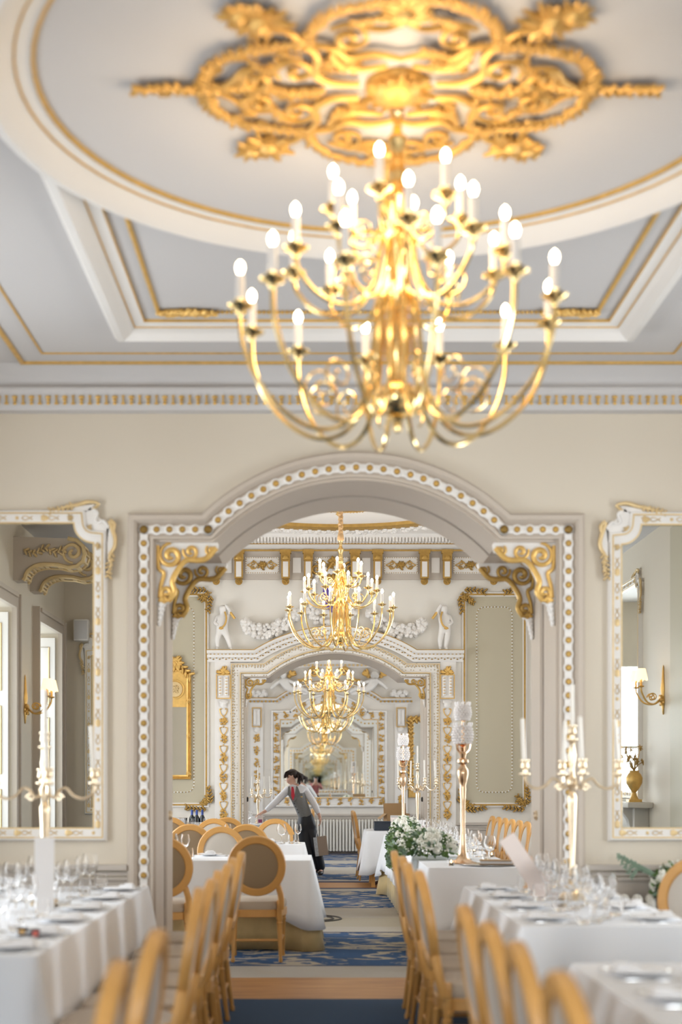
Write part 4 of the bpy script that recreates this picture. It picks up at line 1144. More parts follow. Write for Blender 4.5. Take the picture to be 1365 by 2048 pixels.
leafchain(fr, [(-.25, -.07, .05), (-.25, -.07, 1.4)], .1, rnd); leafchain(fr, [(-.28, -.07, 1.45), (.28, -.07, 1.45)], .12, rnd); leafchain(fr, [(.25, -.07, .05), (.25, -.07, 1.4)], .1, rnd)
fr.build('frame', GOLD, gm); MB().box(-.2, .2, -.02, 0, 0, 1.4).build('glass', MIRROR, gm)
def radiator(label, loc, w, h, n, d=.14):
    t = thing('column_radiator', label, 'radiator', loc)
    p = MB()
    for i in range(n):
        x = -w / 2 + w * (i + .5) / n
        for y in (-d * .25, d * .25): p.tube([(x, y, .06), (x, y, h - .05)], w / n * .34, 8)
        p.ell((x, 0, .075), (w / n * .46, d * .42, .035), 8, 5); p.ell((x, 0, h - .04), (w / n * .46, d * .42, .04), 8, 5)
    p.build('columns', RAD, t)
    f = MB()
    for sx in (-1, 1): f.box(sx * w * .44 - .02, sx * w * .44 + .02, -d * .4, d * .4, 0, .07)
    f.build('feet', RAD, t)
    return t
radiator('long cream column radiator under the end mirror', (0, YE - .14, 0), 2.5, .68, 40)
# ================================================================== CHANDELIERS
def arm_mesh(pts, r, cup, curl):
    a = MB(); P = crom(pts, 6); a.tube(P, r, 7)
    if curl:
        c, rr, tn, a0, d = curl
        sp = [Vector((p.x, 0, p.z)) for p in spiral(c, rr, tn, a0, d, 20, .15)]
        a.tube(sp, .0048, 5)
    return a
def cup_mb(x, z):
    m = MB().lathe([(.0, -.03), (.012, -.028), (.016, -.012), (.02, -.006), (.046, .006), (.05, .012), (.046, .012), (.02, .004), (.018, .02), (.022, .034), (.0, .034)], 12)
    m.v = [(vx + x, vy, vz + z) for vx, vy, vz in m.v]; return m
def candle_mb(x, z):
    m = MB().lathe([(.0165, .03), (.0165, .125), (.006, .13), (0, .13)], 9); m.v = [(vx + x, vy, vz + z) for vx, vy, vz in m.v]; return m
def bulb_mb(x, z):
    m = MB().lathe([(.0, .128), (.011, .134), (.0165, .15), (.013, .168), (0, .182)], 9); m.v = [(vx + x, vy, vz + z) for vx, vy, vz in m.v]; return m
TIERS = [
    (12, .60, 0.0, [(.035, 0, .10), (.075, 0, .06), (.09, 0, -.08), (.11, 0, -.26), (.19, 0, -.40), (.30, 0, -.435), (.42, 0, -.385), (.53, 0, -.27), (.59, 0, -.13), (.60, 0, -.02)], .0095, ((.29, -.27), .075, 1.5, -PI * .5, 1), .13),
    (10, .41, .20, [(.03, 0, .36), (.06, 0, .3), (.085, 0, .16), (.15, 0, .05), (.24, 0, .025), (.33, 0, .06), (.395, 0, .13), (.41, 0, .18)], .0085, ((.21, .13), .06, 1.5, -PI * .5, 1), .40),
    (6, .25, .38, [(.03, 0, .5), (.05, 0, .44), (.07, 0, .33), (.12, 0, .26), (.18, 0, .265), (.235, 0, .31), (.25, 0, .36)], .0075, ((.13, .33), .04, 1.4, -PI * .5, 1), .1),
]
TM = []
for n_, r_, z_, pts, w_, curl, off in TIERS:
    TM.append((arm_mesh(pts, w_, None, curl).mesh('arm', BRASS), cup_mb(r_, z_).mesh('drip_cup', BRASS), candle_mb(r_, z_).mesh('candle_tube', CSLEEVE), bulb_mb(r_, z_).mesh('bulb', BULB)))
def chandelier(label, x, y, hook, cups, cord_m, cord_r, sleeve_len, power, rot=0.0):
    """origin at the ceiling hook; the lower ring of cups is at height `cups`"""
    t = thing('chandelier', label, 'chandelier', (x, y, hook), rot)
    d = cups - hook
    st = MB().lathe([(0, -.43), (.012, -.425), (.014, -.40), (.03, -.385), (.018, -.37), (.03, -.345), (.035, -.335), (.05, -.30), (.035, -.26),
                     (.03, -.22), (.05, -.15), (.055, -.05), (.04, 0), (.045, .06), (.055, .1), (.03, .13), (.035, .2), (.05, .26), (.055, .30), (.03, .33), (.03, .38), (.042, .42), (.05, .45), (.028, .48), (.026, .53),
                     (.034, .56), (.026, .58), (.024, .63), (.036, .66), (.038, .68), (.02, .70), (.016, .74), (.026, .77), (0, .78)], 18)
    st.v = [(a, b, c + d) for a, b, c in st.v]; st.build('stem', BRASS, t)
    bl = MB().ell((0, 0, d - .31), (.083, .083, .07), 20, 12); bl.lathe([(.0, -.44), (.014, -.43), (.02, -.405), (.012, -.385), (.03, -.372), (.0, -.37)], 12, (0, 0, d)); bl.build('ball', BRASS, t)
    sl = MB()
    top = d + .77
    if sleeve_len:
        sl.lathe([(.02, top), (.03, top + .02), (.026, top + .05), (.034, top + .1), (.026, top + .16), (.02, top + .19), (.02, -.015), (.05, -.004), (0, 0)], 12)
    else:
        sl.tube([(.004 * math.cos(k * .9), .004 * math.sin(k * .9), top + (-.01 - top) * k / 60) for k in range(61)], [cord_r * (1 + .18 * (k % 2)) for k in range(61)], 8)
        sl.lathe([(.02, top - .01), (.04, top + .02), (.034, top + .07), (.02, top + .1), (0, top + .1)], 12)
    sl.build('cord', cord_m, t)
    for (n_, r_, z_, pts, w_, curl, off), (am, cm, ca, bm) in zip(TIERS, TM):
        for k in range(n_):
            a = link('arm', am, t, (0, 0, d)); a.rotation_euler = (0, 0, 2 * PI * (k + off) / n_)
            link('drip_cup', cm, a, (0, 0, 0)); cc = link('candle', ca, a, (0, 0, 0)); link('bulb', bm, a, (0, 0, 0))
    l = bpy.data.lights.new('chandelier_glow', 'POINT'); l.energy = power; l.color = (1.0, .74, .46); l.shadow_soft_size = .35
    lo = bpy.data.objects.new('chandelier_glow', l); COL.objects.link(lo); lo.location = (x, y, cups + .33)
    return t
chandelier('large brass candle chandelier under the gilt medallion, nearest the camera', CX, 5.40, C1 - .06, 3.165, SLEEVE, .02, True, 30, .1)
chandelier('brass candle chandelier hung on a twisted cord in the middle room', C2X, C2Y, C2 - .03, 3.345, ROPE, .024, False, 16, .25)
chandelier('farthest brass candle chandelier hanging before the arched end mirror', -.03, 24.6, C3, 2.95, ROPE, .02, False, 12, .4)

# ================================================================== CHAIRS
def chair_parts():
    """oval-back dining chair; sitter faces +Y; origin on the floor under the seat centre"""
    prt = []
    tilt = Matrix.Translation((0, -.235, .47)) @ Matrix.Rotation(math.radians(9), 4, 'X')
    cz, rx, rz = .285, .198, .208
    ov = [Vector((rx * math.cos(2 * PI * i / 40), 0, cz + rz * math.sin(2 * PI * i / 40))) for i in range(40)]
    fr = MB()
    prof = [(-.030, .013), (-.024, .021), (.022, .021), (.030, .013), (.030, -.013), (.022, -.021), (-.024, -.021), (-.030, -.013)]
    fr.sweep([(p.x, p.z) for p in ov], prof, 0, True, -1)
    for sx in (-1, 1):
        fr.tube(crom([(sx * .165, 0, .13), (sx * .185, 0, .06), (sx * .19, .004, 0), (sx * .19, .01, -.06)], 5), [.024] * 16, 8)
    m2 = MB(); m2.merge(fr, tilt); prt.append(('back_frame', m2, OAK))
    for sg in (1, -1):
        pd = MB()
        n = 40; rings = [(1.0, .004), (.9, .012), (.6, .02), (.25, .023)]
        vs = []; fs = []
        for s_, h in rings:
            for i in range(n): vs.append((rx * .9 * s_ * math.cos(2 * PI * i / n), sg * h, cz + rz * .9 * s_ * math.sin(2 * PI * i / n)))
        for j in range(3):
            for i in range(n): fs.append((j * n + i, j * n + (i + 1) % n, (j + 1) * n + (i + 1) % n, (j + 1) * n + i))
        fs.append(tuple(3 * n + i for i in range(n))); pd.add(vs, fs)
        m2 = MB(); m2.merge(pd, tilt); prt.append(('front_pad' if sg > 0 else 'back_panel', m2, UPH if sg > 0 else UPHB))
    def seat_out(s=1.0, n=44):
        out = []
        for i in range(n):
            a = 2 * PI * i / n; c, s_ = math.cos(a), math.sin(a)
            k = 1 / (abs(c) ** 4 + abs(s_) ** 4) ** .25
            y = .235 * s_ * k; w = .215 + .03 * (y / .235)
            out.append((w * c * k * s, y * s))
        return out
    st = MB(); vs = []; fs = []; n = 44
    for s_, z in ((.97, .405), (1.0, .42), (1.0, .445), (.96, .47), (.8, .487), (.45, .495)):
        for x, y in seat_out(s_): vs.append((x, y, z))
    for j in range(5):
        for i in range(n): fs.append((j * n + i, j * n + (i + 1) % n, (j + 1) * n + (i + 1) % n, (j + 1) * n + i))
    fs.append(tuple(5 * n + i for i in range(n))); fs.append(tuple(reversed(range(n)))); st.add(vs, fs)
    prt.append(('seat', st, UPHS))
    sf = MB(); vs = []; fs = []
    for s_, z in ((.96, .345), (1.01, .35), (1.01, .40), (.97, .408)):
        for x, y in seat_out(s_): vs.append((x, y, z))
    for j in range(3):
        for i in range(n): fs.append((j * n + i, j * n + (i + 1) % n, (j + 1) * n + (i + 1) % n, (j + 1) * n + i))
    fs.append(tuple(3 * n + i for i in range(n))); fs.append(tuple(reversed(range(n)))); sf.add(vs, fs)
    prt.append(('seat_frame', sf, OAK))
    LP = [(.0, 0), (.013, 0), (.017, .02), (.012, .035), (.014, .05), (.017, .16), (.022, .29), (.026, .305), (.02, .312), (.026, .33), (.027, .35), (0, .35)]
    for sx in (-1, 1):
        prt.append(('leg', MB().lathe(LP, 10, (sx * .195, .185, 0)), OAK))
    for sx in (-1, 1):
        l = MB().lathe(LP, 10); l.v = [(x + sx * (.175 + .012 * (1 - z / .35)), y - .195 - .05 * (1 - z / .35), z) for x, y, z in l.v]
        l.bevbox(sx * .175 - .02, sx * .175 + .02, -.222, -.182, .33, .48, .006)
        prt.append(('leg', l, OAK))
    s = MB()
    for sx in (-1, 1): s.tube([(sx * .195, .18, .165), (sx * .182, -.215, .165)], .011, 7)
    s.tube([(-.182, -.215, .168), (.182, -.215, .168)], .011, 7)
    prt.append(('stretcher', s, OAK))
    return prt
CHP = [(n_, mb.mesh('chair_' + n_, m_)) for n_, mb, m_ in chair_parts()]
def chair(label, x, y, rz, group):
    t = thing('dining_chair', label, 'chair', (x, y, 0), rz, group)
    for n_, me in CHP: link(n_, me, t, (0, 0, 0))
    return t
# rz: 0 faces away from the camera, +90 deg faces left, -90 deg faces right, 180 deg faces the camera
G1 = 'chairs along the front left table'
for i, yy in enumerate((8.55, 7.84, 7.25, 6.68, 6.12, 5.58, 4.02, 3.30)):
    lab = '%s oak chair from the arch in the row left of the aisle' % ORD[i].capitalize()
    if i == 7: lab = 'Blurred oval-backed oak chair nearest the camera at the lower left corner'
    if i == 6: lab = 'Oval-backed oak chair just behind the nearest one at lower left'
    chair(lab, -1.02 - .012 * (i % 2), yy, PI / 2 + (.04 if i % 2 else -.02), G1)
G2 = 'chairs along the front right tables'
for i, yy in enumerate((8.62, 8.0, 7.36, 6.72)):
    chair('%s oak chair from the arch in the row right of the aisle' % ORD[i].capitalize(), .53 + .01 * (i % 2), yy, -PI / 2 + (.03 if i % 2 else -.02), G2)
for i, (yy, w) in enumerate(((4.81, 'farthest of the four'), (4.25, 'second'), (3.71, 'third'), (3.13, 'nearest the camera'))):
    chair('Blurred oval-backed chair at the lower right table, %s' % w, .555 + .012 * i, yy, -PI / 2 + .03 * (i % 2), G2)
chair('Oval-backed chair with pale pad at the far side of the right table by the radiator', 1.69, 7.65, PI * .80, 'single chair by the right radiator')
G3 = 'chairs round the middle room left tables'
chair('Oak chair with round taupe back facing away at the near middle room table', -.72, 11.32, 0.0, G3)
chair('Oval-backed oak chair seen from behind, partly hidden by the left jamb of the arch', -1.43, 11.1, 0.03, G3)
chair('Oval-backed chair facing the camera behind the near white table of the middle room', -1.13, 13.05, PI + .05, G3)
chair('Oval-backed chair seen from behind at the second white table, left one', -1.53, 14.45, 0.05, G3)
chair('Oval-backed chair seen from behind at the second white table, right one', -.93, 14.42, -.05, G3)
chair('Oval-backed chair facing the camera behind the second white table, right end', -.74, 15.9, PI - .06, G3)
chair('Oval-backed chair facing the camera behind the second white table, left end', -1.42, 16.0, PI + .03, G3)
chair('Oval-backed chair at the wine table by the far left pilaster', -1.32, 17.2, 0.02, G3)
chair('Oval-backed chair beside the wine table, left of the other one', -1.99, 17.2, 0.0, G3)
chair('Oval-backed chair left of the second white table, close to the arch jamb', -2.14, 15.0, -1.2, G3)
G4 = 'row of chairs on the right of the flower table'
for i, yy in enumerate((17.6, 17.1, 16.6, 16.1, 15.6, 15.1, 14.6, 14.1)):
    chair('%s pale oval-backed chair from the far end along the right side of the flower table' % ORD[i].capitalize(), 1.62 + .012 * i, yy, PI / 2 + .03, G4)
G5 = 'chairs in the far room'
for i, yy in enumerate((21.1, 20.45)):
    chair('Far room oval-backed chair right of the aisle, %s' % ('behind its neighbour' if i == 0 else 'in front of its neighbour'), .60, yy, -PI / 2 + .05, G5)
chair('Far room oval-backed chair tucked in beside the waitress', -.62, 22.3, PI / 2 + .1, G5)

# ================================================================== TABLES AND CLOTHS
def table(label, x0, x1, y0, y1, group=None, H=.742):
    t = thing('dining_table', label, 'table', ((x0 + x1) / 2, (y0 + y1) / 2, 0), 0, group)
    hx, hy = (x1 - x0) / 2 - .01, (y1 - y0) / 2 - .01
    MB().bevbox(-hx, hx, -hy, hy, H - .03, H, .005).build('tabletop', OAK, t)
    lm = MB().box(-.025, .025, -.025, .025, 0, H - .03).mesh('table_leg', OAK)
    for sx in (-1, 1):
        for sy in (-1, 1): link('leg', lm, t, (sx * (hx - .08), sy * (hy - .08), 0))
    return t
def cloth(name, label, x0, x1, y0, y1, top, drop, m, group=None, flare=.03, amp=.018, corner=.10, lam=.33, seed=0, sag=.0):
    rnd = random.Random(seed); r = .018
    pts = []
    for cx, cy, a0 in ((x1 - r, y1 - r, 0), (x0 + r, y1 - r, PI / 2), (x0 + r, y0 + r, PI), (x1 - r, y0 + r, 1.5 * PI)):
        for k in range(5):
            a = a0 + PI / 2 * k / 4; pts.append((Vector((cx + r * math.cos(a), cy + r * math.sin(a))), Vector((math.cos(a), math.sin(a)))))
    dense = []
    for i in range(len(pts)):
        p, n = pts[i]; q, n2 = pts[(i + 1) % len(pts)]
        L = (q - p).length; k = max(1, int(L / .035))
        for j in range(k): dense.append((p.lerp(q, j / k), n.lerp(n2, j / k).normalized()))
    N = len(dense); vs = []; fs = []
    cor = [Vector(c) for c in ((x0, y0), (x0, y1), (x1, y0), (x1, y1))]
    rings = [(0, 0), (.02, .3), (.10, .5), (.22, .65), (.4, .8), (.6, .9), (.8, .95), (1, 1)]
    ph = rnd.uniform(0, 6); s = 0
    for t_, fl_ in rings:
        s = 0; prev = None
        for i, (p, n) in enumerate(dense):
            if prev is not None: s += (p - prev).length
            prev = p
            dc = min((p - c).length for c in cor); cw = math.exp(-(dc / .12) ** 2); cw2 = math.exp(-(dc / .3) ** 2)
            wv = math.sin(2 * PI * s / lam + ph) + .5 * math.sin(2 * PI * s / (lam * .53) + 2 * ph)
            a = amp * t_ * wv * (1 - .6 * cw)
            o = flare * fl_ * t_ ** .7 + a + cw * .10 * t_ * drop / .5
            z = top - .004 * (1 if t_ > 0 else 0) - t_ * (drop + corner * cw2 * (1 if t_ > .3 else t_ / .3)) + .006 * t_ * wv
            vs.append((p.x + n.x * o, p.y + n.y * o, max(.004, z)))
    for j in range(len(rings) - 1):
        for i in range(N): k = (i + 1) % N; fs.append((j * N + i, j * N + k, (j + 1) * N + k, (j + 1) * N + i))
    fs.append(tuple(range(N)))
    mb = MB(); mb.add(vs, fs)
    cxm, cym = (x0 + x1) / 2, (y0 + y1) / 2
    mb.v = [(a - cxm, b - cym, c) for a, b, c in mb.v]
    o = mb.build(name, m, None, (cxm, cym, 0), 0, 50)
    sd = o.modifiers.new('thickness', 'SOLIDIFY'); sd.thickness = .002; sd.offset = 1
    return tag(o, label, 'tablecloth' if name == 'tablecloth' else 'underskirt', group)
TT = .748
T1 = (-2.29, -1.305, 5.33, 8.9)
TR1 = (.67, 1.49, 6.42, 8.92)
TR0 = (.66, 1.62, 2.9, 5.12)
TM1 = (-1.75, -.30, 11.85, 12.78)
TM2 = (-1.75, -.38, 14.85, 15.5)
TM3 = (-2.2, -1.25, 17.55, 18.25)
TMR = (.60, 1.31, 10.85, 17.8)
TF1 = (-1.55, -.92, 20.9, 22.6)
TF2 = (.42, 1.15, 18.98, 19.95)
for k, (tt, what) in enumerate(((T1, 'front left dining table under the long white cloth'), (TR1, 'front right dining table under a white cloth beside the arch'), (TR0, 'dining table under a white cloth at the lower right corner'),
        (TM1, 'near left dining table of the middle room under a white cloth'), (TM2, 'second left dining table of the middle room under a white cloth'), (TM3, 'table carrying the wine bottles by the far left panel'),
        (TMR, 'long dining table with the flowers and tall gold candlestick'), (TF1, 'far room table the waitress is laying'), (TF2, 'far room table with boxes on it'))):
    table(what, *tt)
cloth('tablecloth', 'white cloth on the long front left table', *T1, TT, .40, LINEN, None, .02, .001, .1, .9, 1)
cloth('tablecloth', 'white cloth on the front right table beside the candelabra', *TR1, TT, .21, LINEN, None, .05, .014, .06, .45, 2)
cloth('tablecloth', 'white cloth on the table at the lower right corner', *TR0, TT, .26, LINEN, None, .06, .016, .08, .5, 3)
cloth('tablecloth', 'white cloth with long hanging corner on the near left middle room table', *TM1, TT, .40, LINEN, None, .05, .016, .16, .5, 4)
cloth('tablecloth', 'white cloth on the second left middle room table', *TM2, TT, .30, LINEN, None, .04, .012, .1, .4, 5)
cloth('tablecloth', 'white cloth under the wine bottles by the far left panel', *TM3, TT, .30, LINEN, None, .04, .012, .1, .4, 6)
cloth('tablecloth', 'white cloth on the long table with the flower arrangements', *TMR, TT, .40, LINEN, None, .05, .014, .12, .55, 7)
cloth('tablecloth', 'white cloth on the far table beside the waitress', *TF1, TT, .35, LINEN, None, .05, .015, .1, .4, 8)
cloth('tablecloth', 'white cloth hanging in a point on the far table with boxes', *TF2, TT, .32, LINEN, None, .05, .015, .26, .5, 9)
def inset(t, d): return (t[0] + d, t[1] - d, t[2] + d, t[3] - d)
cloth('table_underskirt', 'gold damask skirt to the floor under the near left middle room table', *inset(TM1, .03), TT - .003, TT - .01, GOLDCLOTH, None, .0, .02, .0, .38, 11)
cloth('table_underskirt', 'gold damask skirt under the front right table', *inset(TR1, .135), TT - .003, TT - .01, GOLDCLOTH, None, .0, .012, .0, .34, 12)
cloth('table_underskirt', 'gold damask skirt under the lower right corner table', *inset(TR0, .17), TT - .003, TT - .01, GOLDCLOTH, None, .0, .012, .0, .34, 13)
cloth('table_underskirt', 'gold damask skirt under the long flower table', *inset(TMR, .03), TT - .003, TT - .01, GOLDCLOTH, None, .0, .015, .0, .36, 14)
# ================================================================== TABLEWARE
TZ = TT + .003
def glass_mb(kind):
    m = MB()
    if kind == 'wine':
        m.lathe([(0, 0), (.036, 0), (.036, .003), (.006, .007), (.004, .02), (.004, .085), (.008, .095), (.028, .115), (.040, .145), (.038, .175), (.031, .205), (.029, .205), (.036, .175), (.038, .146), (.026, .118), (0, .1)], 14)
    elif kind == 'balloon':
        m.lathe([(0, 0), (.038, 0), (.038, .003), (.006, .007), (.004, .02), (.004, .075), (.01, .085), (.04, .11), (.052, .145), (.05, .175), (.039, .215), (.037, .215), (.048, .175), (.05, .146), (.038, .113), (0, .09)], 14)
    elif kind == 'tumbler':
        m.lathe([(0, 0), (.028, 0), (.037, .02), (.04, .05), (.035, .095), (.033, .095), (.038, .05), (.035, .022), (0, .012)], 14)
    elif kind == 'flute':
        m.lathe([(0, 0), (.032, 0), (.032, .003), (.005, .007), (.004, .09), (.012, .11), (.025, .16), (.024, .2), (.020, .225), (.0185, .225), (.022, .2), (.023, .16), (.01, .112), (0, .108)], 12)
    return m
GM = {k: glass_mb(k).mesh(k + '_glass', GLASS, 60) for k in ('wine', 'balloon', 'tumbler', 'flute')}
def put(name, me, label, cat, x, y, z, rz=0, group=None):
    o = bpy.data.objects.new(name, me); COL.objects.link(o); o.location = (x, y, z); o.rotation_euler = (0, 0, rz)
    return tag(o, label, cat, group)
plate_me = MB().lathe([(0, .004), (.06, .004), (.075, .012), (.115, .018), (.116, .02), (.075, .016), (.058, .008), (0, .008)], 24).mesh('plate', CHINA)
nap = MB(); nap.bevbox(-.05, .05, -.09, .09, 0, .012, .004); nap.bevbox(-.045, .045, -.085, .0, .012, .024, .004); nap.bevbox(-.03, .03, -.08, -.03, .024, .034, .004)
nap_me = nap.mesh('napkin', NAPKIN)
kn = MB(); kn.bevbox(-.006, .006, -.11, 0, 0, .005, .0015); kn.bevbox(-.009, .007, 0, .11, .001, .003, .0008); kn_me = kn.mesh('knife', SILVER)
fk = MB(); fk.bevbox(-.005, .005, -.1, .03, 0, .004, .0012); fk.bevbox(-.012, .012, .03, .055, .001, .004, .0012)
for k in range(4): fk.bevbox(-.012 + .0068 * k, -.0085 + .0068 * k, .055, .1, .001, .004, .0006)
fk_me = fk.mesh('fork', SILVER)
NTH = ORD + ['thirteenth', 'fourteenth', 'fifteenth']
def setting(tname, x, y, facing, which, full=True):
    """one place setting; facing is the angle of the sitter looking over the table (radians, 0 = +Y)"""
    R = Matrix.Rotation(facing, 3, 'Z')
    at = lambda a, b: (x + (R @ Vector((a, b, 0))).x, y + (R @ Vector((a, b, 0))).y)
    px, py = at(0, .0); g = lambda k: '%s on the %s' % (k, tname)
    put('plate', plate_me, 'white plate at the %s, %s' % (which, tname), 'plate', px, py, TZ, facing, g('plates'))
    put('napkin', nap_me, 'folded napkin at the %s, %s' % (which, tname), 'napkin', px, py, TZ + .0085, facing, g('napkins'))
    a = at(.15, .0); put('knife', kn_me, 'steel knife at the %s, %s' % (which, tname), 'knife', *a, TZ, facing, g('knives'))
    a = at(-.15, .0); put('fork', fk_me, 'steel fork at the %s, %s' % (which, tname), 'fork', *a, TZ, facing, g('forks'))
    if full:
        for kind, (dx, dy), w in (('balloon', (.13, .2), 'large balloon wine glass'), ('wine', (.03, .23), 'stemmed wine glass'), ('tumbler', (.2, .14), 'round water tumbler')):
            a = at(dx, dy)
            put({'balloon': 'wine_glass', 'wine': 'wine_glass', 'tumbler': 'water_tumbler'}[kind], GM[kind], '%s at the %s, %s' % (w.replace('large ', '').replace('round ', ''), which, tname), 'glass', *a, TZ, facing, g('glasses'))
n_ = 'front left table'
for i, yy in enumerate((8.55, 7.9, 7.25, 6.65, 6.05, 5.55)):
    setting(n_, -1.44, yy, PI / 2, '%s aisle-side place from the arch' % ORD[i])
for i, yy in enumerate((8.55, 7.9, 7.25)):
    setting(n_, -2.12, yy, -PI / 2, '%s window-side place from the arch' % ORD[i])
n_ = 'front right table'
for i, yy in enumerate((8.6, 8.0, 7.36, 6.72)):
    setting(n_, .83, yy, -PI / 2, '%s aisle-side place from the arch' % ORD[i])
    setting(n_, 1.34, yy, PI / 2, '%s wall-side place from the arch' % ORD[i])
n_ = 'lower right corner table'
for i, yy in enumerate((4.8, 4.25)):
    setting(n_, .83, yy, -PI / 2, '%s aisle-side place from its far end' % ORD[i], False)
    setting(n_, 1.38, yy, PI / 2, '%s wall-side place from its far end' % ORD[i], i == 0)
n_ = 'near left middle room table'
setting(n_, -.72, 12.02, 0, 'place before the chair seen from behind', False)
setting(n_, -1.2, 12.6, PI, 'place before the chair facing the camera', False)
for k, (kind, x, y, w) in enumerate((('balloon', -1.48, 12.1, 'balloon wine glass'), ('wine', -1.38, 12.2, 'stemmed wine glass'), ('tumbler', -1.33, 12.0, 'water tumbler'), ('wine', -1.58, 12.35, 'stemmed wine glass farther back'))):
    put('wine_glass' if kind != 'tumbler' else 'water_tumbler', GM[kind], '%s near the left end of the near left middle room table' % w, 'glass', x, y, TZ, 0, 'glasses on the near left middle table')
for k, (kind, x, y, w) in enumerate((('balloon', -.62, 15.0, 'wide balloon wine glass left of the tumbler'), ('tumbler', -.52, 15.1, 'water tumbler between two wine glasses'), ('wine', -.45, 15.2, 'tall stemmed wine glass at the right end'), ('wine', -1.2, 15.2, 'stemmed wine glass behind the left chair'))):
    put('wine_glass' if kind != 'tumbler' else 'water_tumbler', GM[kind], '%s on the second left middle room table' % w, 'glass', x, y, TZ, 0, 'glasses on the second left middle table')
setting('second left middle room table', -.75, 15.3, PI, 'place at its right end', False)
for k in range(5):
    put('wine_glass', GM['wine'], '%s small wine glass from the left on the wine table' % ORD[k], 'glass', -1.95 + .16 * k, 17.7 + .05 * (k % 2), TZ, 0, 'glasses on the wine table')
# long rank of glasses on the flower table
k = 0
for i in range(15):
    yy = 11.6 + .42 * i
    for j, xx in enumerate((1.02, 1.16)):
        kind = ('wine', 'balloon', 'tumbler')[(i + j) % 3]
        put('wine_glass' if kind != 'tumbler' else 'water_tumbler', GM[kind], '%s, %s from the near end, %s line on the long flower table' % ({'wine': 'wine glass', 'balloon': 'balloon glass', 'tumbler': 'water tumbler'}[kind], NTH[i], ('inner', 'outer')[j]), 'glass', xx + .02 * (i % 2), yy, TZ, 0, 'glasses on the flower table')
for i in range(4):
    setting('long flower table', 1.25, 13.6 + .5 * i, PI / 2, '%s right-hand place' % ORD[i], False)

# ---- candelabra
def candelabrum(label, x, y, z, H=1.0, rot=0.3, s=1.0, m=SILVERGOLD, top_candle=True, arms=4):
    t = thing('candelabrum', label, 'candelabrum', (x, y, z), rot)
    hub = .64 * H
    MB().lathe([(0, 0), (.075, 0), (.08, .012), (.06, .03), (.035, .05), (.05, .07), (.03, .09), (.016, .11), (.03, .14), (.018, .17), (.014, .2), (.02, hub * .55), (.028, hub - .1), (.03, hub - .07), (.014, hub - .04), (.03, hub - .01), (.034, hub + .02), (.016, hub + .05), (.014, hub + .09), (.026, hub + .16), (.014, hub + .22), (.022, hub + .235), (.012, hub + .25), (0, hub + .25)], 14).build('stem', m, t)
    a = MB().tube(crom([(.02, 0, hub), (.05, 0, hub - .02), (.075, 0, hub + .015), (.11, 0, hub + .03), (.15, 0, hub - .01), (.2, 0, hub - .025), (.25, 0, hub), (.262, 0, hub + .05)], 5), .0085, 7)
    a.tube(spiral((.075, hub - .02), .022, 1.2, 0, 1, 14, .2), .006, 6)
    am = a.mesh('candelabrum_arm', m)
    cup = MB().lathe([(0, .04), (.02, .045), (.036, .055), (.036, .06), (.014, .062), (.014, .08), (.026, .09), (.022, .12), (.03, .128), (.03, .134), (0, .134)], 12)
    cm = cup.mesh('candle_cup', m)
    cd = MB().lathe([(.0125, .125), (.011, .36), (.004, .365), (0, .366)], 10).mesh('taper_candle', CANDLE)
    for k in range(arms):
        ao = link('arm', am, t, (0, 0, 0)); ao.rotation_euler = (0, 0, 2 * PI * k / arms)
        link('candle_cup', cm, ao, (.262, 0, hub)); c = link('candle', cd, ao, (.262, 0, hub)); c.rotation_euler = (.05 * (k % 2 * 2 - 1), .05 * (1 if k else -1), 0)
    o = link('candle_cup', cm, t, (0, 0, hub + .19)); 
    if top_candle: link('candle', cd, t, (0, 0, hub + .19))
    t.scale = (s, s, s)
    return t
candelabrum('tall gilt five-candle candelabrum on the front left table', -1.69, 7.5, TZ, .92, .25)
candelabrum('tall gilt five-candle candelabrum on the front right table', 1.16, 7.87, TZ, 1.0, .03, 1.0, SILVERGOLD, True)
candelabrum('small gilt candelabrum with pale candles on the table beside the waitress', -1.15, 21.9, TZ, .80, .5, .85, SILVERGOLD)
candelabrum('gilt candelabrum behind the cards at the far end of the flower table', 1.0, 17.6, TZ, .95, .3, .95, SILVERGOLD)

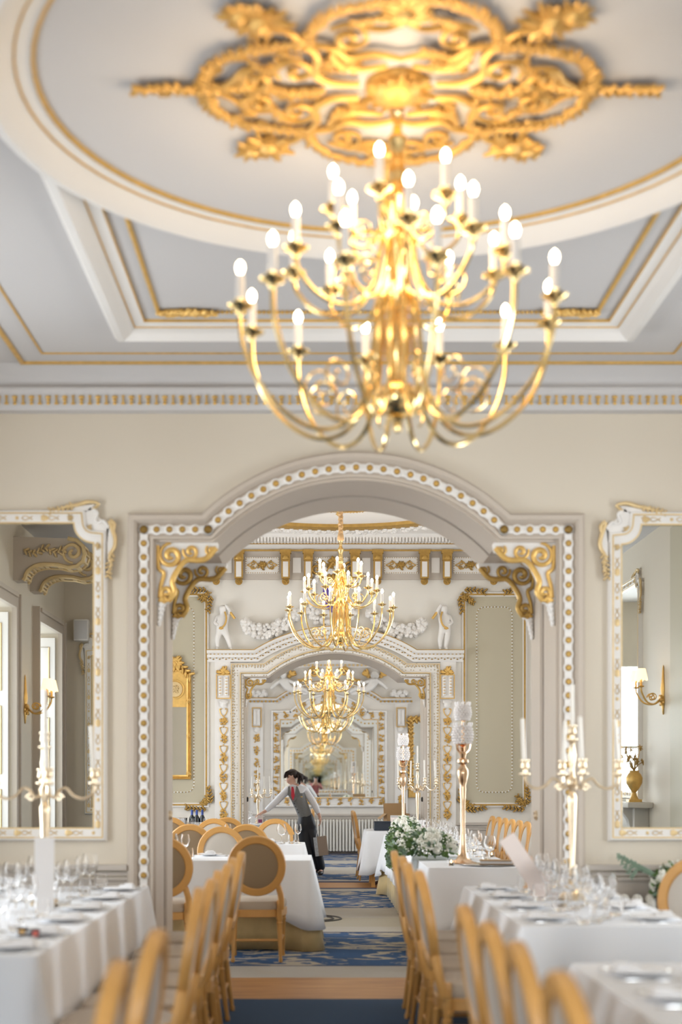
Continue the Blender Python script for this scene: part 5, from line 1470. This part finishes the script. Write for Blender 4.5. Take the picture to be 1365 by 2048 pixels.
def crystal_stand(label, x, y, z, s=1.0, seed=1):
    t = thing('crystal_candle_stand', label, 'candle stand', (x, y, z))
    MB().lathe([(0, 0), (.12, 0), (.125, .006), (.09, .014), (.05, .04), (.03, .09), (.022, .16), (.018, .3), (.02, .5), (.026, .6), (.022, .62), (.034, .66), (.046, .72), (.044, .75), (.024, .78), (.02, .79), (.046, .81), (.046, .83), (.02, .845), (.03, .88), (.02, .90), (.03, .93), (0, .93)], 20).build('stem', ROSEGOLD, t)
    rnd = random.Random(seed)
    br = MB()
    for k in range(5):
        a = 2 * PI * k / 5
        br.tube(crom([(.02 * math.cos(a), .02 * math.sin(a), .88), (.05 * math.cos(a), .05 * math.sin(a), .91), (.06 * math.cos(a), .06 * math.sin(a), .96)], 4), .007, 6)
    br.lathe([(0, .93), (.05, .95), (.055, .96), (0, .96)], 14); br.lathe([(.012, .95), (.012, 1.14), (.045, 1.15), (0, 1.16)], 10)
    br.build('branches', ROSEGOLD, t)
    for z0, r, h, nm in ((.955, .075, .155, 'lower_crystal_cup'), (1.145, .06, .13, 'upper_crystal_cup')):
        c = MB()
        for j in range(7):
            zz = z0 + h * (j + .5) / 7; rr = r * (.62 + .42 * math.sin(PI * (.2 + .62 * j / 6)))
            for i in range(16):
                a = 2 * PI * (i + .5 * (j % 2)) / 16; c.blob((rr * math.cos(a), rr * math.sin(a), zz), .0125)
        for i in range(8):
            a = 2 * PI * i / 8; c.blob((r * .95 * math.cos(a), r * .95 * math.sin(a), z0 + h + .008), (.01, .01, .018))
        c.build(nm, CRYS, t)
    t.scale = (s, s, s)
    return t
CRYS = mat('crystal_beads', (0.96, 0.93, 0.92), 0.3, ior=1.5)
crystal_stand('tall champagne gold stand with crystal cups on the near end of the flower table', .92, 11.4, TZ)
crystal_stand('farther champagne gold stand with crystal cups at the far end of the flower table', .78, 16.9, TZ, .95, 2)

# ---- flowers
def flowers(label, loc, rx, ry, rz, nbig, nleaf, seed, trail=0.0):
    rnd = random.Random(seed)
    t = thing('flower_arrangement', label, 'flowers', loc)
    def surf(lo=-.2):
        while True:
            v = Vector((rnd.gauss(0, 1), rnd.gauss(0, 1), rnd.gauss(0, 1))).normalized()
            if v.z > lo: return v
    for nm, m, n, L in (('leaves', LEAF, nleaf, .042), ('eucalyptus', LEAF2, nleaf // 2, .036)):
        mb = MB()
        for i in range(n):
            v = surf(-.35); k = rnd.uniform(.6, 1.0)
            p = Vector((v.x * rx * k, v.y * ry * k, max(-.02, v.z * rz * k * .95 + rz * .15)))
            if trail and rnd.random() < .3: p = Vector((-rx * rnd.uniform(.85, 1.1), ry * rnd.uniform(-.9, .8), rnd.uniform(-trail * 2, rz * .3)))
            d = (v + Vector((rnd.uniform(-.7, .7), rnd.uniform(-.7, .7), rnd.uniform(-.7, .4)))).normalized()
            b = d.orthogonal().normalized(); b = Matrix.Rotation(rnd.uniform(0, 2 * PI), 3, d) @ b; c = d.cross(b)
            mb.blob(p, (L * rnd.uniform(.6, 1), L * (.42 if nm == 'leaves' else .65), .004), Matrix((d, b, c)).transposed())
        o = mb.build(nm, m, t); o['kind'] = 'stuff'
    roses = []
    for k in range(3):
        mb = MB(); r = .032 + .008 * k
        mb.ell((0, 0, 0), (r * .6, r * .6, r * .62), 8, 6)
        for ring, (n, rr, z, sz) in enumerate(((5, .5, .0, .55), (7, .78, -.12, .5))):
            for i in range(n):
                a = 2 * PI * i / n + ring * .4
                d = Vector((math.cos(a), math.sin(a), .5 - .3 * ring)).normalized(); bb = Vector((-math.sin(a), math.cos(a), 0)); c = d.cross(bb)
                mb.blob((rr * r * math.cos(a), rr * r * math.sin(a), z * r), (r * .18, r * sz, r * .55), Matrix((d, bb, c)).transposed())
        roses.append(mb.mesh('white_rose', PETAL))
    for i in range(nbig):
        v = surf(-.05); k = rnd.uniform(.86, 1.02)
        o = link('white_rose', roses[i % 3], t, (v.x * rx * k, v.y * ry * k, v.z * rz * k + rz * .18))
        o.rotation_euler = v.to_track_quat('Z', 'Y').to_euler(); s = rnd.uniform(.65, 1.15); o.scale = (s, s, s)
    mb = MB()
    for i in range(nbig * 4):
        v = surf(-.2); k = rnd.uniform(.9, 1.08); mb.blob((v.x * rx * k, v.y * ry * k, v.z * rz * k + rz * .18), rnd.uniform(.006, .013))
    o = mb.build('small_blossoms', PETAL, t); o['kind'] = 'stuff'
    return t
flowers('white rose and greenery arrangement on the near end of the flower table', (.70, 12.3, TZ + .05), .25, .5, .17, 46, 520, 1, .06)
flowers('smaller white blossom and greenery arrangement farther along the flower table', (.70, 15.2, TZ + .06), .17, .5, .2, 34, 420, 2, .16)
radiator('cream column radiator under the right wall mirror', (2.25, YB0 - .13, 0), 1.5, .69, 18)
flowers('white hydrangea and eucalyptus arrangement on the right radiator', (2.12, YB0 - .14, .70), .26, .12, .18, 16, 170, 3, 0.0)
tw = MB(); rnd = random.Random(4)
for k in range(5):
    P = crom([(1.95, YB0 - .15, .78), (1.8 - .03 * k, YB0 - .17, .85 + .02 * k), (1.74 - .02 * k, YB0 - .2, .80 + .03 * k)], 4); leafchain(tw, P, .022, rnd, 1, .12)
tag(tw.build('eucalyptus_sprig', LEAF2), 'trailing eucalyptus sprigs at the left of the radiator flowers', 'sprig')
tw = MB()
for k in range(3):
    P = crom([(2.25, YB0 - .15, .85), (2.30 + .03 * k, YB0 - .17, .98), (2.27 + .05 * k, YB0 - .2, 1.07)], 4); leafchain(tw, P, .022, rnd, 1, .12)
tag(tw.build('eucalyptus_sprig', LEAF2), 'thin upright eucalyptus sprigs above the radiator flowers', 'sprig')

# ---- small things on the tables
def card(name, label, cat, x, y, z, w, h, rz, m, lean=.0, print_m=None, pbox=None):
    t = thing(name, label, cat, (x, y, z), rz)
    c = MB().box(-w / 2, w / 2, -.002, .002, 0, h); M = Matrix.Rotation(-lean, 4, 'X'); c.v = [tuple(M @ Vector(v)) for v in c.v]; c.build('card', m, t)
    b = MB().box(-w / 2, w / 2, .0, .05, 0, .004); b.build('stand', m, t)
    if print_m:
        p = MB().box(pbox[0], pbox[1], -.0035, -.002, pbox[2], pbox[3]); p.v = [tuple(M @ Vector(v)) for v in p.v]
        p.build('printed_square', print_m, t)
    return t
card('menu_card', 'tall white menu card beside the left candelabrum', 'card', -1.64, 7.22, TZ, .10, .37, .05, PAPER, .03)
card('menu_card', 'white card with a plum square at the far end of the flower table', 'card', 1.0, 17.0, TZ, .11, .20, .1, PAPER, .05, PLUM, (-.03, .025, .06, .115))
card('menu_card', 'pale card with a faint plum print left of the whiter card', 'card', .70, 17.4, TZ, .085, .22, -.1, BLUSH, .05, PLUM, (-.03, .035, .1, .13))
card('menu_card', 'small blush card standing on the table beside the waitress', 'card', -1.10, 21.5, TZ, .09, .16, .2, BLUSH, .12, PLUM, (-.03, .03, .04, .09))
m_ = MB()
M = Matrix.Translation((1.06, 8.2, TZ)) @ Matrix.Rotation(-.58, 4, 'Y')
m_.box(-.05, .05, -.002, .002, 0, .40); m_.v = [tuple(M @ Vector(v)) for v in m_.v]
t = thing('menu_card', 'blush menu sheet leaning sideways left of the right candelabrum', 'card', (0, 0, 0)); m_.build('sheet', BLUSH, t)
MB().box(.98, 1.14, 8.17, 8.23, TZ, TZ + .012).build('stand', BLUSH, t)
for k, (x, y, mm, lab) in enumerate(((-1.50, 6.02, AMBER, 'amber wrapped chocolate beside the left candelabrum'), (-1.44, 5.96, REDP, 'red wrapped chocolate beside the left candelabrum'))):
    t = thing('wrapped_sweet', lab, 'sweet', (x, y, TZ), .4 * k)
    MB().bevbox(-.02, .02, -.02, .02, 0, .035, .004).build('wrapper', NAVYBOX, t)
    MB().box(-.012, .012, -.0215, -.0195, .008, .028).build('printed_label', mm, t)
t = thing('serving_tray', 'flat silver tray under the book on the flower table', 'tray', (1.10, 11.15, TZ))
MB().lathe([(0, 0), (.2, 0), (.225, .008), (.225, .011), (.2, .004), (0, .004)], 32).build('plate', SILVER, t)
t = thing('guest_book', 'tan covered book lying on the silver tray', 'book', (1.16, 11.18, TZ + .0085), -.12)
MB().bevbox(-.13, .13, -.09, .09, 0, .006, .002).build('cover', CARD, t); MB().box(-.125, .125, -.085, .087, .006, .026).build('pages', PAPER, t); MB().bevbox(-.13, .13, -.09, .09, .026, .032, .002).build('cover', CARD, t)
for k, (x, y) in enumerate(((1.2, 13.1), (1.27, 12.35), (.80, 11.12))):
    t = thing('tealight', ('lit tealight behind the book, farther one', 'lit tealight behind the book, nearer one', 'tealight at the foot of the tall crystal stand')[k], 'tealight', (x, y, TZ), 0, 'tealights on the flower table')
    MB().lathe([(0, 0), (.024, 0), (.03, .045), (.027, .045), (.022, .006), (0, .006)], 14).build('holder', GLASS, t)
    MB().lathe([(.0, .007), (.018, .007), (.018, .02), (0, .02)], 12).build('wax', CANDLE, t)
    MB().lathe([(0, .021), (.006, .026), (0, .045)], 8).build('flame', FLAME, t)
# wine bottles and ice bucket
for k, x in enumerate((-1.815, -1.755, -1.685)):
    t = thing('wine_bottle', '%s dark wine bottle with blue foil by the far left panel' % ('leftmost', 'middle', 'rightmost')[k], 'bottle', (x, 17.85, TZ), 0, 'wine bottles')
    MB().lathe([(0, 0), (.037, 0), (.037, .19), (.03, .215), (.014, .245), (.0135, .30), (0, .30)], 16).build('glass_body', WINE, t)
    MB().lathe([(.0155, .225), (.0148, .30), (.0155, .306), (0, .306)], 14).build('foil_capsule', CAPSULE, t)
    MB().lathe([(.0375, .06), (.0378, .061), (.0378, .15), (.0375, .151)], 16).build('paper_label', PAPER, t)
t = thing('ice_bucket', 'steel ice bucket left of the wine bottles', 'bucket', (-1.96, 17.82, TZ))
MB().lathe([(0, 0), (.07, 0), (.09, .2), (.095, .205), (.086, .2), (.067, .01), (0, .01)], 20).build('bucket', SILVER, t)
# boxes on the far right table
t = thing('cardboard_box', 'open brown cardboard box on the far right table', 'box', (.86, 19.7, TZ), .15)
b = MB()
for a in ((-.16, .16, -.12, -.115, 0, .22), (-.16, .16, .115, .12, 0, .22), (-.16, -.155, -.12, .12, 0, .22), (.155, .16, -.12, .12, 0, .22), (-.16, .16, -.12, .12, 0, .005)): b.box(*a)
b.build('carton', CARD, t)
f = MB(); f.add([(-.16, -.12, .22), (-.16, .12, .22), (-.25, .12, .15), (-.25, -.12, .15)], [(0, 1, 2, 3)]); f.add([(-.158, .12, .22), (.16, .12, .22), (.16, .15, .36), (-.158, .15, .36)], [(0, 1, 2, 3)]); f.build('flaps', CARD, t)
MB().box(.0, .08, -.123, -.1205, .14, .2).build('yellow_label', YELLOW, t)
t = thing('navy_box', 'flat dark navy box in front of the cardboard box', 'box', (.66, 19.25, TZ), .02)
MB().bevbox(-.13, .13, -.1, .1, 0, .12, .004).build('body', NAVYBOX, t); MB().bevbox(-.133, .133, -.103, .103, .1, .125, .004).build('lid', NAVYBOX, t)
t = thing('folded_card', 'white folded place card standing behind the navy box', 'card', (.86, 19.45, TZ), .1)
MB().box(-.1, .1, -.003, .003, 0, .2).build('front', PAPER, t); MB().box(-.1, .1, .003, .06, 0, .004).build('foot', PAPER, t)
for k in range(6):
    put('wine_glass', GM['wine'], '%s stemmed glass from the left on the far right table' % ORD[k], 'glass', 1.0 + .025 * k, 19.1 + .13 * k, TZ, 0, 'glasses on the far right table')
for k in range(5):
    setting('table beside the waitress', -1.1 - .02 * k, 21.05 + .3 * k, PI / 2, '%s place from its near end' % ORD[k], False) if k < 3 else None
for k in range(5):
    put('wine_glass', GM['wine'], '%s stemmed glass from the near end, beside the waitress' % ORD[k], 'glass', -1.28 - .04 * (k % 2), 21.05 + .28 * k, TZ, 0, 'glasses beside the waitress')
ft = MB().tube(crom([(.80, 19.5, .06), (.68, 19.42, .075), (.54, 19.35, .022)], 5), [.03] * 6 + [.022] * 5, 8)
ft.tube(crom([(.80, 19.5, .06), (.92, 19.58, .075), (1.06, 19.65, .022)], 5), [.03] * 6 + [.022] * 5, 8); ft.lathe([(.04, 0), (.04, .7), (0, .7)], 12, (.80, 19.5, .04))
tt_ = [o for o in COL.objects if o.name.startswith('dining_table')][-1]
ft.v = [(a - tt_.location.x, b - tt_.location.y, c) for a, b, c in ft.v]
ft.build('pedestal', WOODDARK, tt_)
# ================================================================== PEOPLE
def hand_chain(V, E, key, wrist, d, n, side, curl=.5, s=1.0, r=.0085):
    """palm, four unequal bent fingers and a thumb; d = direction of the fingers, n = palm normal, side = thumb side"""
    w, d, n, sd = Vector(wrist), Vector(d).normalized(), Vector(n).normalized(), Vector(side).normalized()
    V[key + 'p'] = (*(w + d * .045 * s), .030 * s, .016 * s); E.append((key + 'w', key + 'p'))
    for i, (off, L) in enumerate(((.027, .072), (.009, .082), (-.010, .076), (-.028, .058))):
        k0 = w + d * .085 * s + sd * off * s
        dd = (d + n * curl * .5).normalized(); d2 = (d + n * curl * 1.6).normalized()
        a, b, c = k0, k0 + dd * L * .5 * s, k0 + dd * L * .5 * s + d2 * L * .5 * s
        for q, p in (('a', a), ('b', b), ('c', c)): V[key + 'f%d%s' % (i, q)] = (*p, r * s * (.85 if q == 'c' else 1))
        E += [(key + 'p', key + 'f%da' % i), (key + 'f%da' % i, key + 'f%db' % i), (key + 'f%db' % i, key + 'f%dc' % i)]
    t0 = w + d * .03 * s + sd * .035 * s; t1 = t0 + (d * .6 + sd * .6 + n * .2).normalized() * .035 * s; t2 = t1 + (d * .9 + sd * .1 + n * .5).normalized() * .03 * s
    for q, p, rr in (('a', t0, .011), ('b', t1, .0095), ('c', t2, .008)): V[key + 't' + q] = (*p, rr * s)
    E += [(key + 'p', key + 'ta'), (key + 'ta', key + 'tb'), (key + 'tb', key + 'tc')]

def blend_skin(name, V, E, m, t): return skin_mesh(name, V, E, m, t)
def waitress():
    t = thing('person', 'waitress in grey waistcoat and red tie leaning to lay the far table', 'person', (-.30, 21.5, 0))
    V, E = {}, []
    def v(k, x, y, z, rx, ry=None): V[k] = (x, y, z, rx, ry if ry else rx)
    v('pelvis', -.10, 0, .86, .11, .09); v('waist', -.155, -.01, 1.0, .098, .085); v('chest', -.235, -.01, 1.17, .12, .092); v('upper', -.27, 0, 1.29, .105, .075)
    v('neck', -.295, -.012, 1.375, .045, .045); v('jaw', -.335, -.03, 1.435, .056, .06); v('head', -.33, -.02, 1.50, .078, .074); v('crown', -.318, -.008, 1.555, .06, .058)
    v('brow', -.40, -.045, 1.50, .026); v('nose', -.432, -.055, 1.468, .0105); v('chin', -.395, -.05, 1.41, .022)
    E += [('pelvis', 'waist'), ('waist', 'chest'), ('chest', 'upper'), ('upper', 'neck'), ('neck', 'jaw'), ('jaw', 'head'), ('head', 'crown'), ('head', 'brow'), ('brow', 'nose'), ('jaw', 'chin')]
    v('ls', -.385, -.02, 1.285, .055); v('le', -.56, -.05, 1.11, .042); v('Lw', -.735, -.06, .955, .026)
    v('rs', -.125, .0, 1.285, .055); v('re', .012, -.04, 1.085, .042); v('Rw', .098, -.09, .895, .026)
    E += [('upper', 'ls'), ('ls', 'le'), ('le', 'Lw'), ('upper', 'rs'), ('rs', 're'), ('re', 'Rw')]
    v('lh', -.15, -.01, .80, .07); v('lk', -.095, -.045, .42, .05); v('la', .03, 0, .085, .036); v('lt', -.03, -.16, .03, .028)
    v('rh', -.05, .0, .80, .07); v('rk', .04, -.04, .42, .05); v('ra', .125, .05, .085, .036); v('rt', .10, -.10, .03, .028)
    E += [('pelvis', 'lh'), ('lh', 'lk'), ('lk', 'la'), ('la', 'lt'), ('pelvis', 'rh'), ('rh', 'rk'), ('rk', 'ra'), ('ra', 'rt')]
    hand_chain(V, E, 'L', V['Lw'][:3], (-.9, -.1, -.35), (0, 0, -1), (0, -1, -.1), .45)
    hand_chain(V, E, 'R', V['Rw'][:3], (.2, -.1, -.95), (-1, 0, -.1), (0, -1, 0), .9)
    blend_skin('body', V, E, SKIN, t)
    sh, ES = {}, []
    for k, rx, ry in (('waist', .106, .092), ('chest', .128, .100), ('upper', .112, .083)): sh[k] = (*V[k][:3], rx, ry)
    sh['collar'] = (-.29, -.012, 1.352, .057, .055)
    for k, r in (('ls', .068), ('le', .056), ('rs', .068), ('re', .056)): sh[k] = (*V[k][:3], r, r)
    for a, e, w, nm in (('ls', 'le', 'Lw', 'l'), ('rs', 're', 'Rw', 'r')):
        P0, P1, P2 = (Vector(V[q][:3]) for q in (a, e, w))
        sh[nm + '1'] = (*P0.lerp(P1, .5), .060, .060); sh[nm + '2'] = (*P1.lerp(P2, .5), .050, .050); sh[nm + '3'] = (*P1.lerp(P2, .9), .036, .036)
        ES += [('upper', a), (a, nm + '1'), (nm + '1', e), (e, nm + '2'), (nm + '2', nm + '3')]
    ES += [('waist', 'chest'), ('chest', 'upper'), ('upper', 'collar')]
    s = blend_skin('shirt', sh, ES, SHIRT, t)
    MB().prism([(-.375, 1.352), (-.335, 1.30), (-.31, 1.335), (-.28, 1.30), (-.245, 1.352), (-.31, 1.372)], -.095, -.06).build('collar', SHIRT, s)
    vs = {'hem': (-.10, .0, .84, .15, .125), 'w': (-.145, -.008, .97, .128, .112), 'c': (-.225, -.012, 1.15, .15, .12), 'u': (-.262, -.005, 1.255, .122, .094), 's1': (-.35, -.005, 1.315, .05, .06), 's2': (-.165, .0, 1.315, .05, .06)}
    wc = blend_skin('waistcoat', vs, [('hem', 'w'), ('w', 'c'), ('c', 'u'), ('u', 's1'), ('u', 's2')], TWEED, t)
    MB().prism([(-.36, 1.345), (-.245, 1.345), (-.275, 1.20), (-.302, 1.115)], -.128, -.10).build('shirt_front', SHIRT, s)
    lp = MB()
    lp.prism([(-.375, 1.34), (-.352, 1.345), (-.30, 1.10), (-.318, 1.12), (-.385, 1.22)], -.136, -.11); lp.prism([(-.235, 1.34), (-.255, 1.345), (-.298, 1.10), (-.27, 1.13), (-.195, 1.24)], -.136, -.11)
    lp.build('lapels', TWEED, wc)
    bt = MB()
    for k in range(4): bt.blob((-.285 + .022 * k, -.122 + .004 * k, 1.08 - .045 * k), (.009, .006, .009))
    bt.build('buttons', BLACK, wc)
    MB().blob((-.175, -.118, 1.185), (.022, .008, .009)).build('name_badge', GOLD, wc)
    MB().prism([(-.325, 1.335), (-.298, 1.335), (-.288, 1.30), (-.276, 1.20), (-.302, 1.125), (-.33, 1.20), (-.328, 1.30)], -.142, -.126).build('tie', REDTIE, t)
    tr = {'top': (-.13, 0, .99, .13, .11), 'pel': (-.10, .005, .85, .152, .128), 'lh': (-.15, -.015, .70, .115, .115), 'lk': (-.095, -.045, .42, .092, .092), 'la': (.02, 0, .05, .075, .085),
          'rh': (-.045, .01, .70, .115, .115), 'rk': (.04, -.04, .42, .092, .092), 'ra': (.12, .04, .05, .075, .085)}
    blend_skin('trousers', tr, [('top', 'pel'), ('pel', 'lh'), ('lh', 'lk'), ('lk', 'la'), ('pel', 'rh'), ('rh', 'rk'), ('rk', 'ra')], NAVY, t)
    for (x, y, x2, y2) in ((.03, .02, -.03, -.17), (.125, .07, .10, -.12)):
        m = MB(); d = Vector((x2 - x, y2 - y, 0)); L = d.length; a = math.atan2(d.y, d.x); R = Matrix.Rotation(a, 3, 'Z')
        m.ell((x + d.x * .5, y + d.y * .5, .035), (L * .62, .044, .035), 16, 8, R); m.ell((x, y, .055), (.055, .04, .05), 12, 7, R)
        m.v = [(p[0], p[1], max(.0, p[2])) for p in m.v]; m.build('shoe', BLACK, t)
    rnd = random.Random(3)
    h = MB(); h.ell((-.312, -.006, 1.525), (.092, .088, .082), 18, 12)
    for k in range(26):
        a = rnd.uniform(-.6, 1.2); b = rnd.uniform(-1, 1)
        P = crom([(-.33 + .05 * b, -.085 + .01 * rnd.random(), 1.575), (-.375 + .04 * b, -.092, 1.55), (-.405 + .03 * b, -.085 + .03 * rnd.random(), 1.505), (-.41 + .03 * b, -.075, 1.455 + .04 * rnd.random())], 4); h.tube(P, taper(len(P), .009, .6, .3), 5)
    for k in range(40):
        p0 = Vector((-.245, .0, 1.53)); dx, dy, dz = rnd.uniform(.02, .10), rnd.uniform(-.07, .07), rnd.uniform(-.17, -.02)
        P = crom([p0 + Vector((-.05, dy * .4, .03)), p0 + Vector((0, dy * .6, .03 * rnd.random())), p0 + Vector((dx * .8, dy, dz * .4)), p0 + Vector((dx * .8 + rnd.uniform(-.02, .02), dy, dz))], 4); h.tube(P, taper(len(P), .016, .7, .3), 5)
    h.build('hair', HAIR, t)
    f = MB(); f.blob((-.412, -.078, 1.492), (.008, .007, .005)); f.blob((-.405, -.082, 1.507), (.014, .005, .003)); f.build('eye_and_brow', HAIR, t)
    MB().blob((-.418, -.066, 1.432), (.009, .014, .005)).build('lips', mat('lip_colour', (.45, .13, .12), .5), t)
    MB().ell((-.312, -.092, 1.492), (.014, .007, .02), 8, 6).build('ear', SKIN, t)
waitress()
# cutlery held out over the table by the waitress
o = put('knife', kn_me, 'steel knife the waitress is setting down on the table', 'knife', -1.14, 21.43, .885, PI / 2); o.rotation_euler = (.0, .12, PI / 2)
t = thing('gift_bag', 'taupe and marbled paper bag hanging from the right hand of the waitress', 'bag', (-.165, 21.42, .30))
b = MB().box(-.045, .10, -.055, .055, 0, .29); M = Matrix.Rotation(-.12, 4, 'Y'); b.v = [tuple(M @ Vector(p)) for p in b.v]; b.build('bag_side', BAGSKIN, t)
b = MB().box(-.10, -.046, -.056, .056, 0, .285); b.v = [tuple(M @ Vector(p)) for p in b.v]; b.build('marbled_side', BAGPRINT, t)
hd = MB()
for y in (-.05, .05): hd.tube(crom([(-.09, y, .28), (-.055, y * .5, .42), (-.02, 0, .50), (0, y * .5, .42), (.02, y, .28)], 5), .005, 6)
hd.build('handles', PAPER, t)

def photographer():
    t = thing('person', 'photographer in a pink top seen only as a reflection in the end mirror', 'person', (-.26, -.42, 0))
    V, E = {}, []
    def v(k, x, y, z, rx, ry=None): V[k] = (x, y, z, rx, ry if ry else rx)
    v('pelvis', 0, 0, .88, .14, .11); v('waist', 0, .0, 1.02, .115, .09); v('chest', 0, 0, 1.2, .13, .1); v('upper', 0, 0, 1.33, .11, .08); v('neck', 0, .01, 1.40, .045); v('jaw', 0, .03, 1.45, .055); v('head', 0, .02, 1.53, .076, .085); v('crown', 0, .01, 1.59, .055); v('nose', 0, .115, 1.5, .011)
    E += [('pelvis', 'waist'), ('waist', 'chest'), ('chest', 'upper'), ('upper', 'neck'), ('neck', 'jaw'), ('jaw', 'head'), ('head', 'crown'), ('head', 'nose')]
    for s, n in ((-1, 'L'), (1, 'R')):
        v(n + 's', s * .16, 0, 1.32, .055); v(n + 'e', s * .24, .10, 1.14, .042); v(n + 'w', s * .09, .23, 1.33, .027)
        v(n + 'h', s * .08, 0, .82, .085); v(n + 'k', s * .09, .02, .46, .058); v(n + 'a', s * .1, 0, .08, .038); v(n + 't', s * .11, .14, .03, .03)
        E += [('upper', n + 's'), (n + 's', n + 'e'), (n + 'e', n + 'w'), ('pelvis', n + 'h'), (n + 'h', n + 'k'), (n + 'k', n + 'a'), (n + 'a', n + 't')]
        hand_chain(V, E, n, V[n + 'w'][:3], (-s * .5, .5, .6), (-s, .2, 0), (0, -.3, 1), .8)
    skin_mesh('body', V, E, SKIN, t)
    sh = {'w': (0, 0, .93, .15, .12), 'm': (0, 0, 1.05, .135, .108), 'c': (0, 0, 1.2, .14, .11), 'u': (0, 0, 1.33, .118, .09)}
    ES = [('w', 'm'), ('m', 'c'), ('c', 'u')]
    for s, n in ((-1, 'L'), (1, 'R')):
        sh[n + 's'] = (s * .16, 0, 1.32, .07, .07); sh[n + 'e'] = (s * .24, .10, 1.14, .055, .055); sh[n + 'w'] = (s * .125, .2, 1.285, .036, .036)
        ES += [('u', n + 's'), (n + 's', n + 'e'), (n + 'e', n + 'w')]
    skin_mesh('top', sh, ES, PINK, t)
    tr = {'w': (0, 0, .94, .145, .118), 'p': (0, 0, .85, .15, .125)}
    ES = [('w', 'p')]
    for s, n in ((-1, 'L'), (1, 'R')):
        tr[n + 'h'] = (s * .085, 0, .75, .1, .1); tr[n + 'k'] = (s * .09, .02, .46, .075, .078); tr[n + 'a'] = (s * .1, 0, .1, .06, .065)
        ES += [('p', n + 'h'), (n + 'h', n + 'k'), (n + 'k', n + 'a')]
    skin_mesh('jeans', tr, ES, NAVY, t)
    for s in (-1, 1): MB().ell((s * .11, .05, .035), (.045, .13, .035), 14, 8).build('shoe', BLACK, t)
    h = MB().ell((0, -.01, 1.56), (.09, .095, .085), 16, 10); h.ell((0, -.07, 1.47), (.07, .05, .13), 14, 9); h.build('hair', HAIR, t)
photographer()
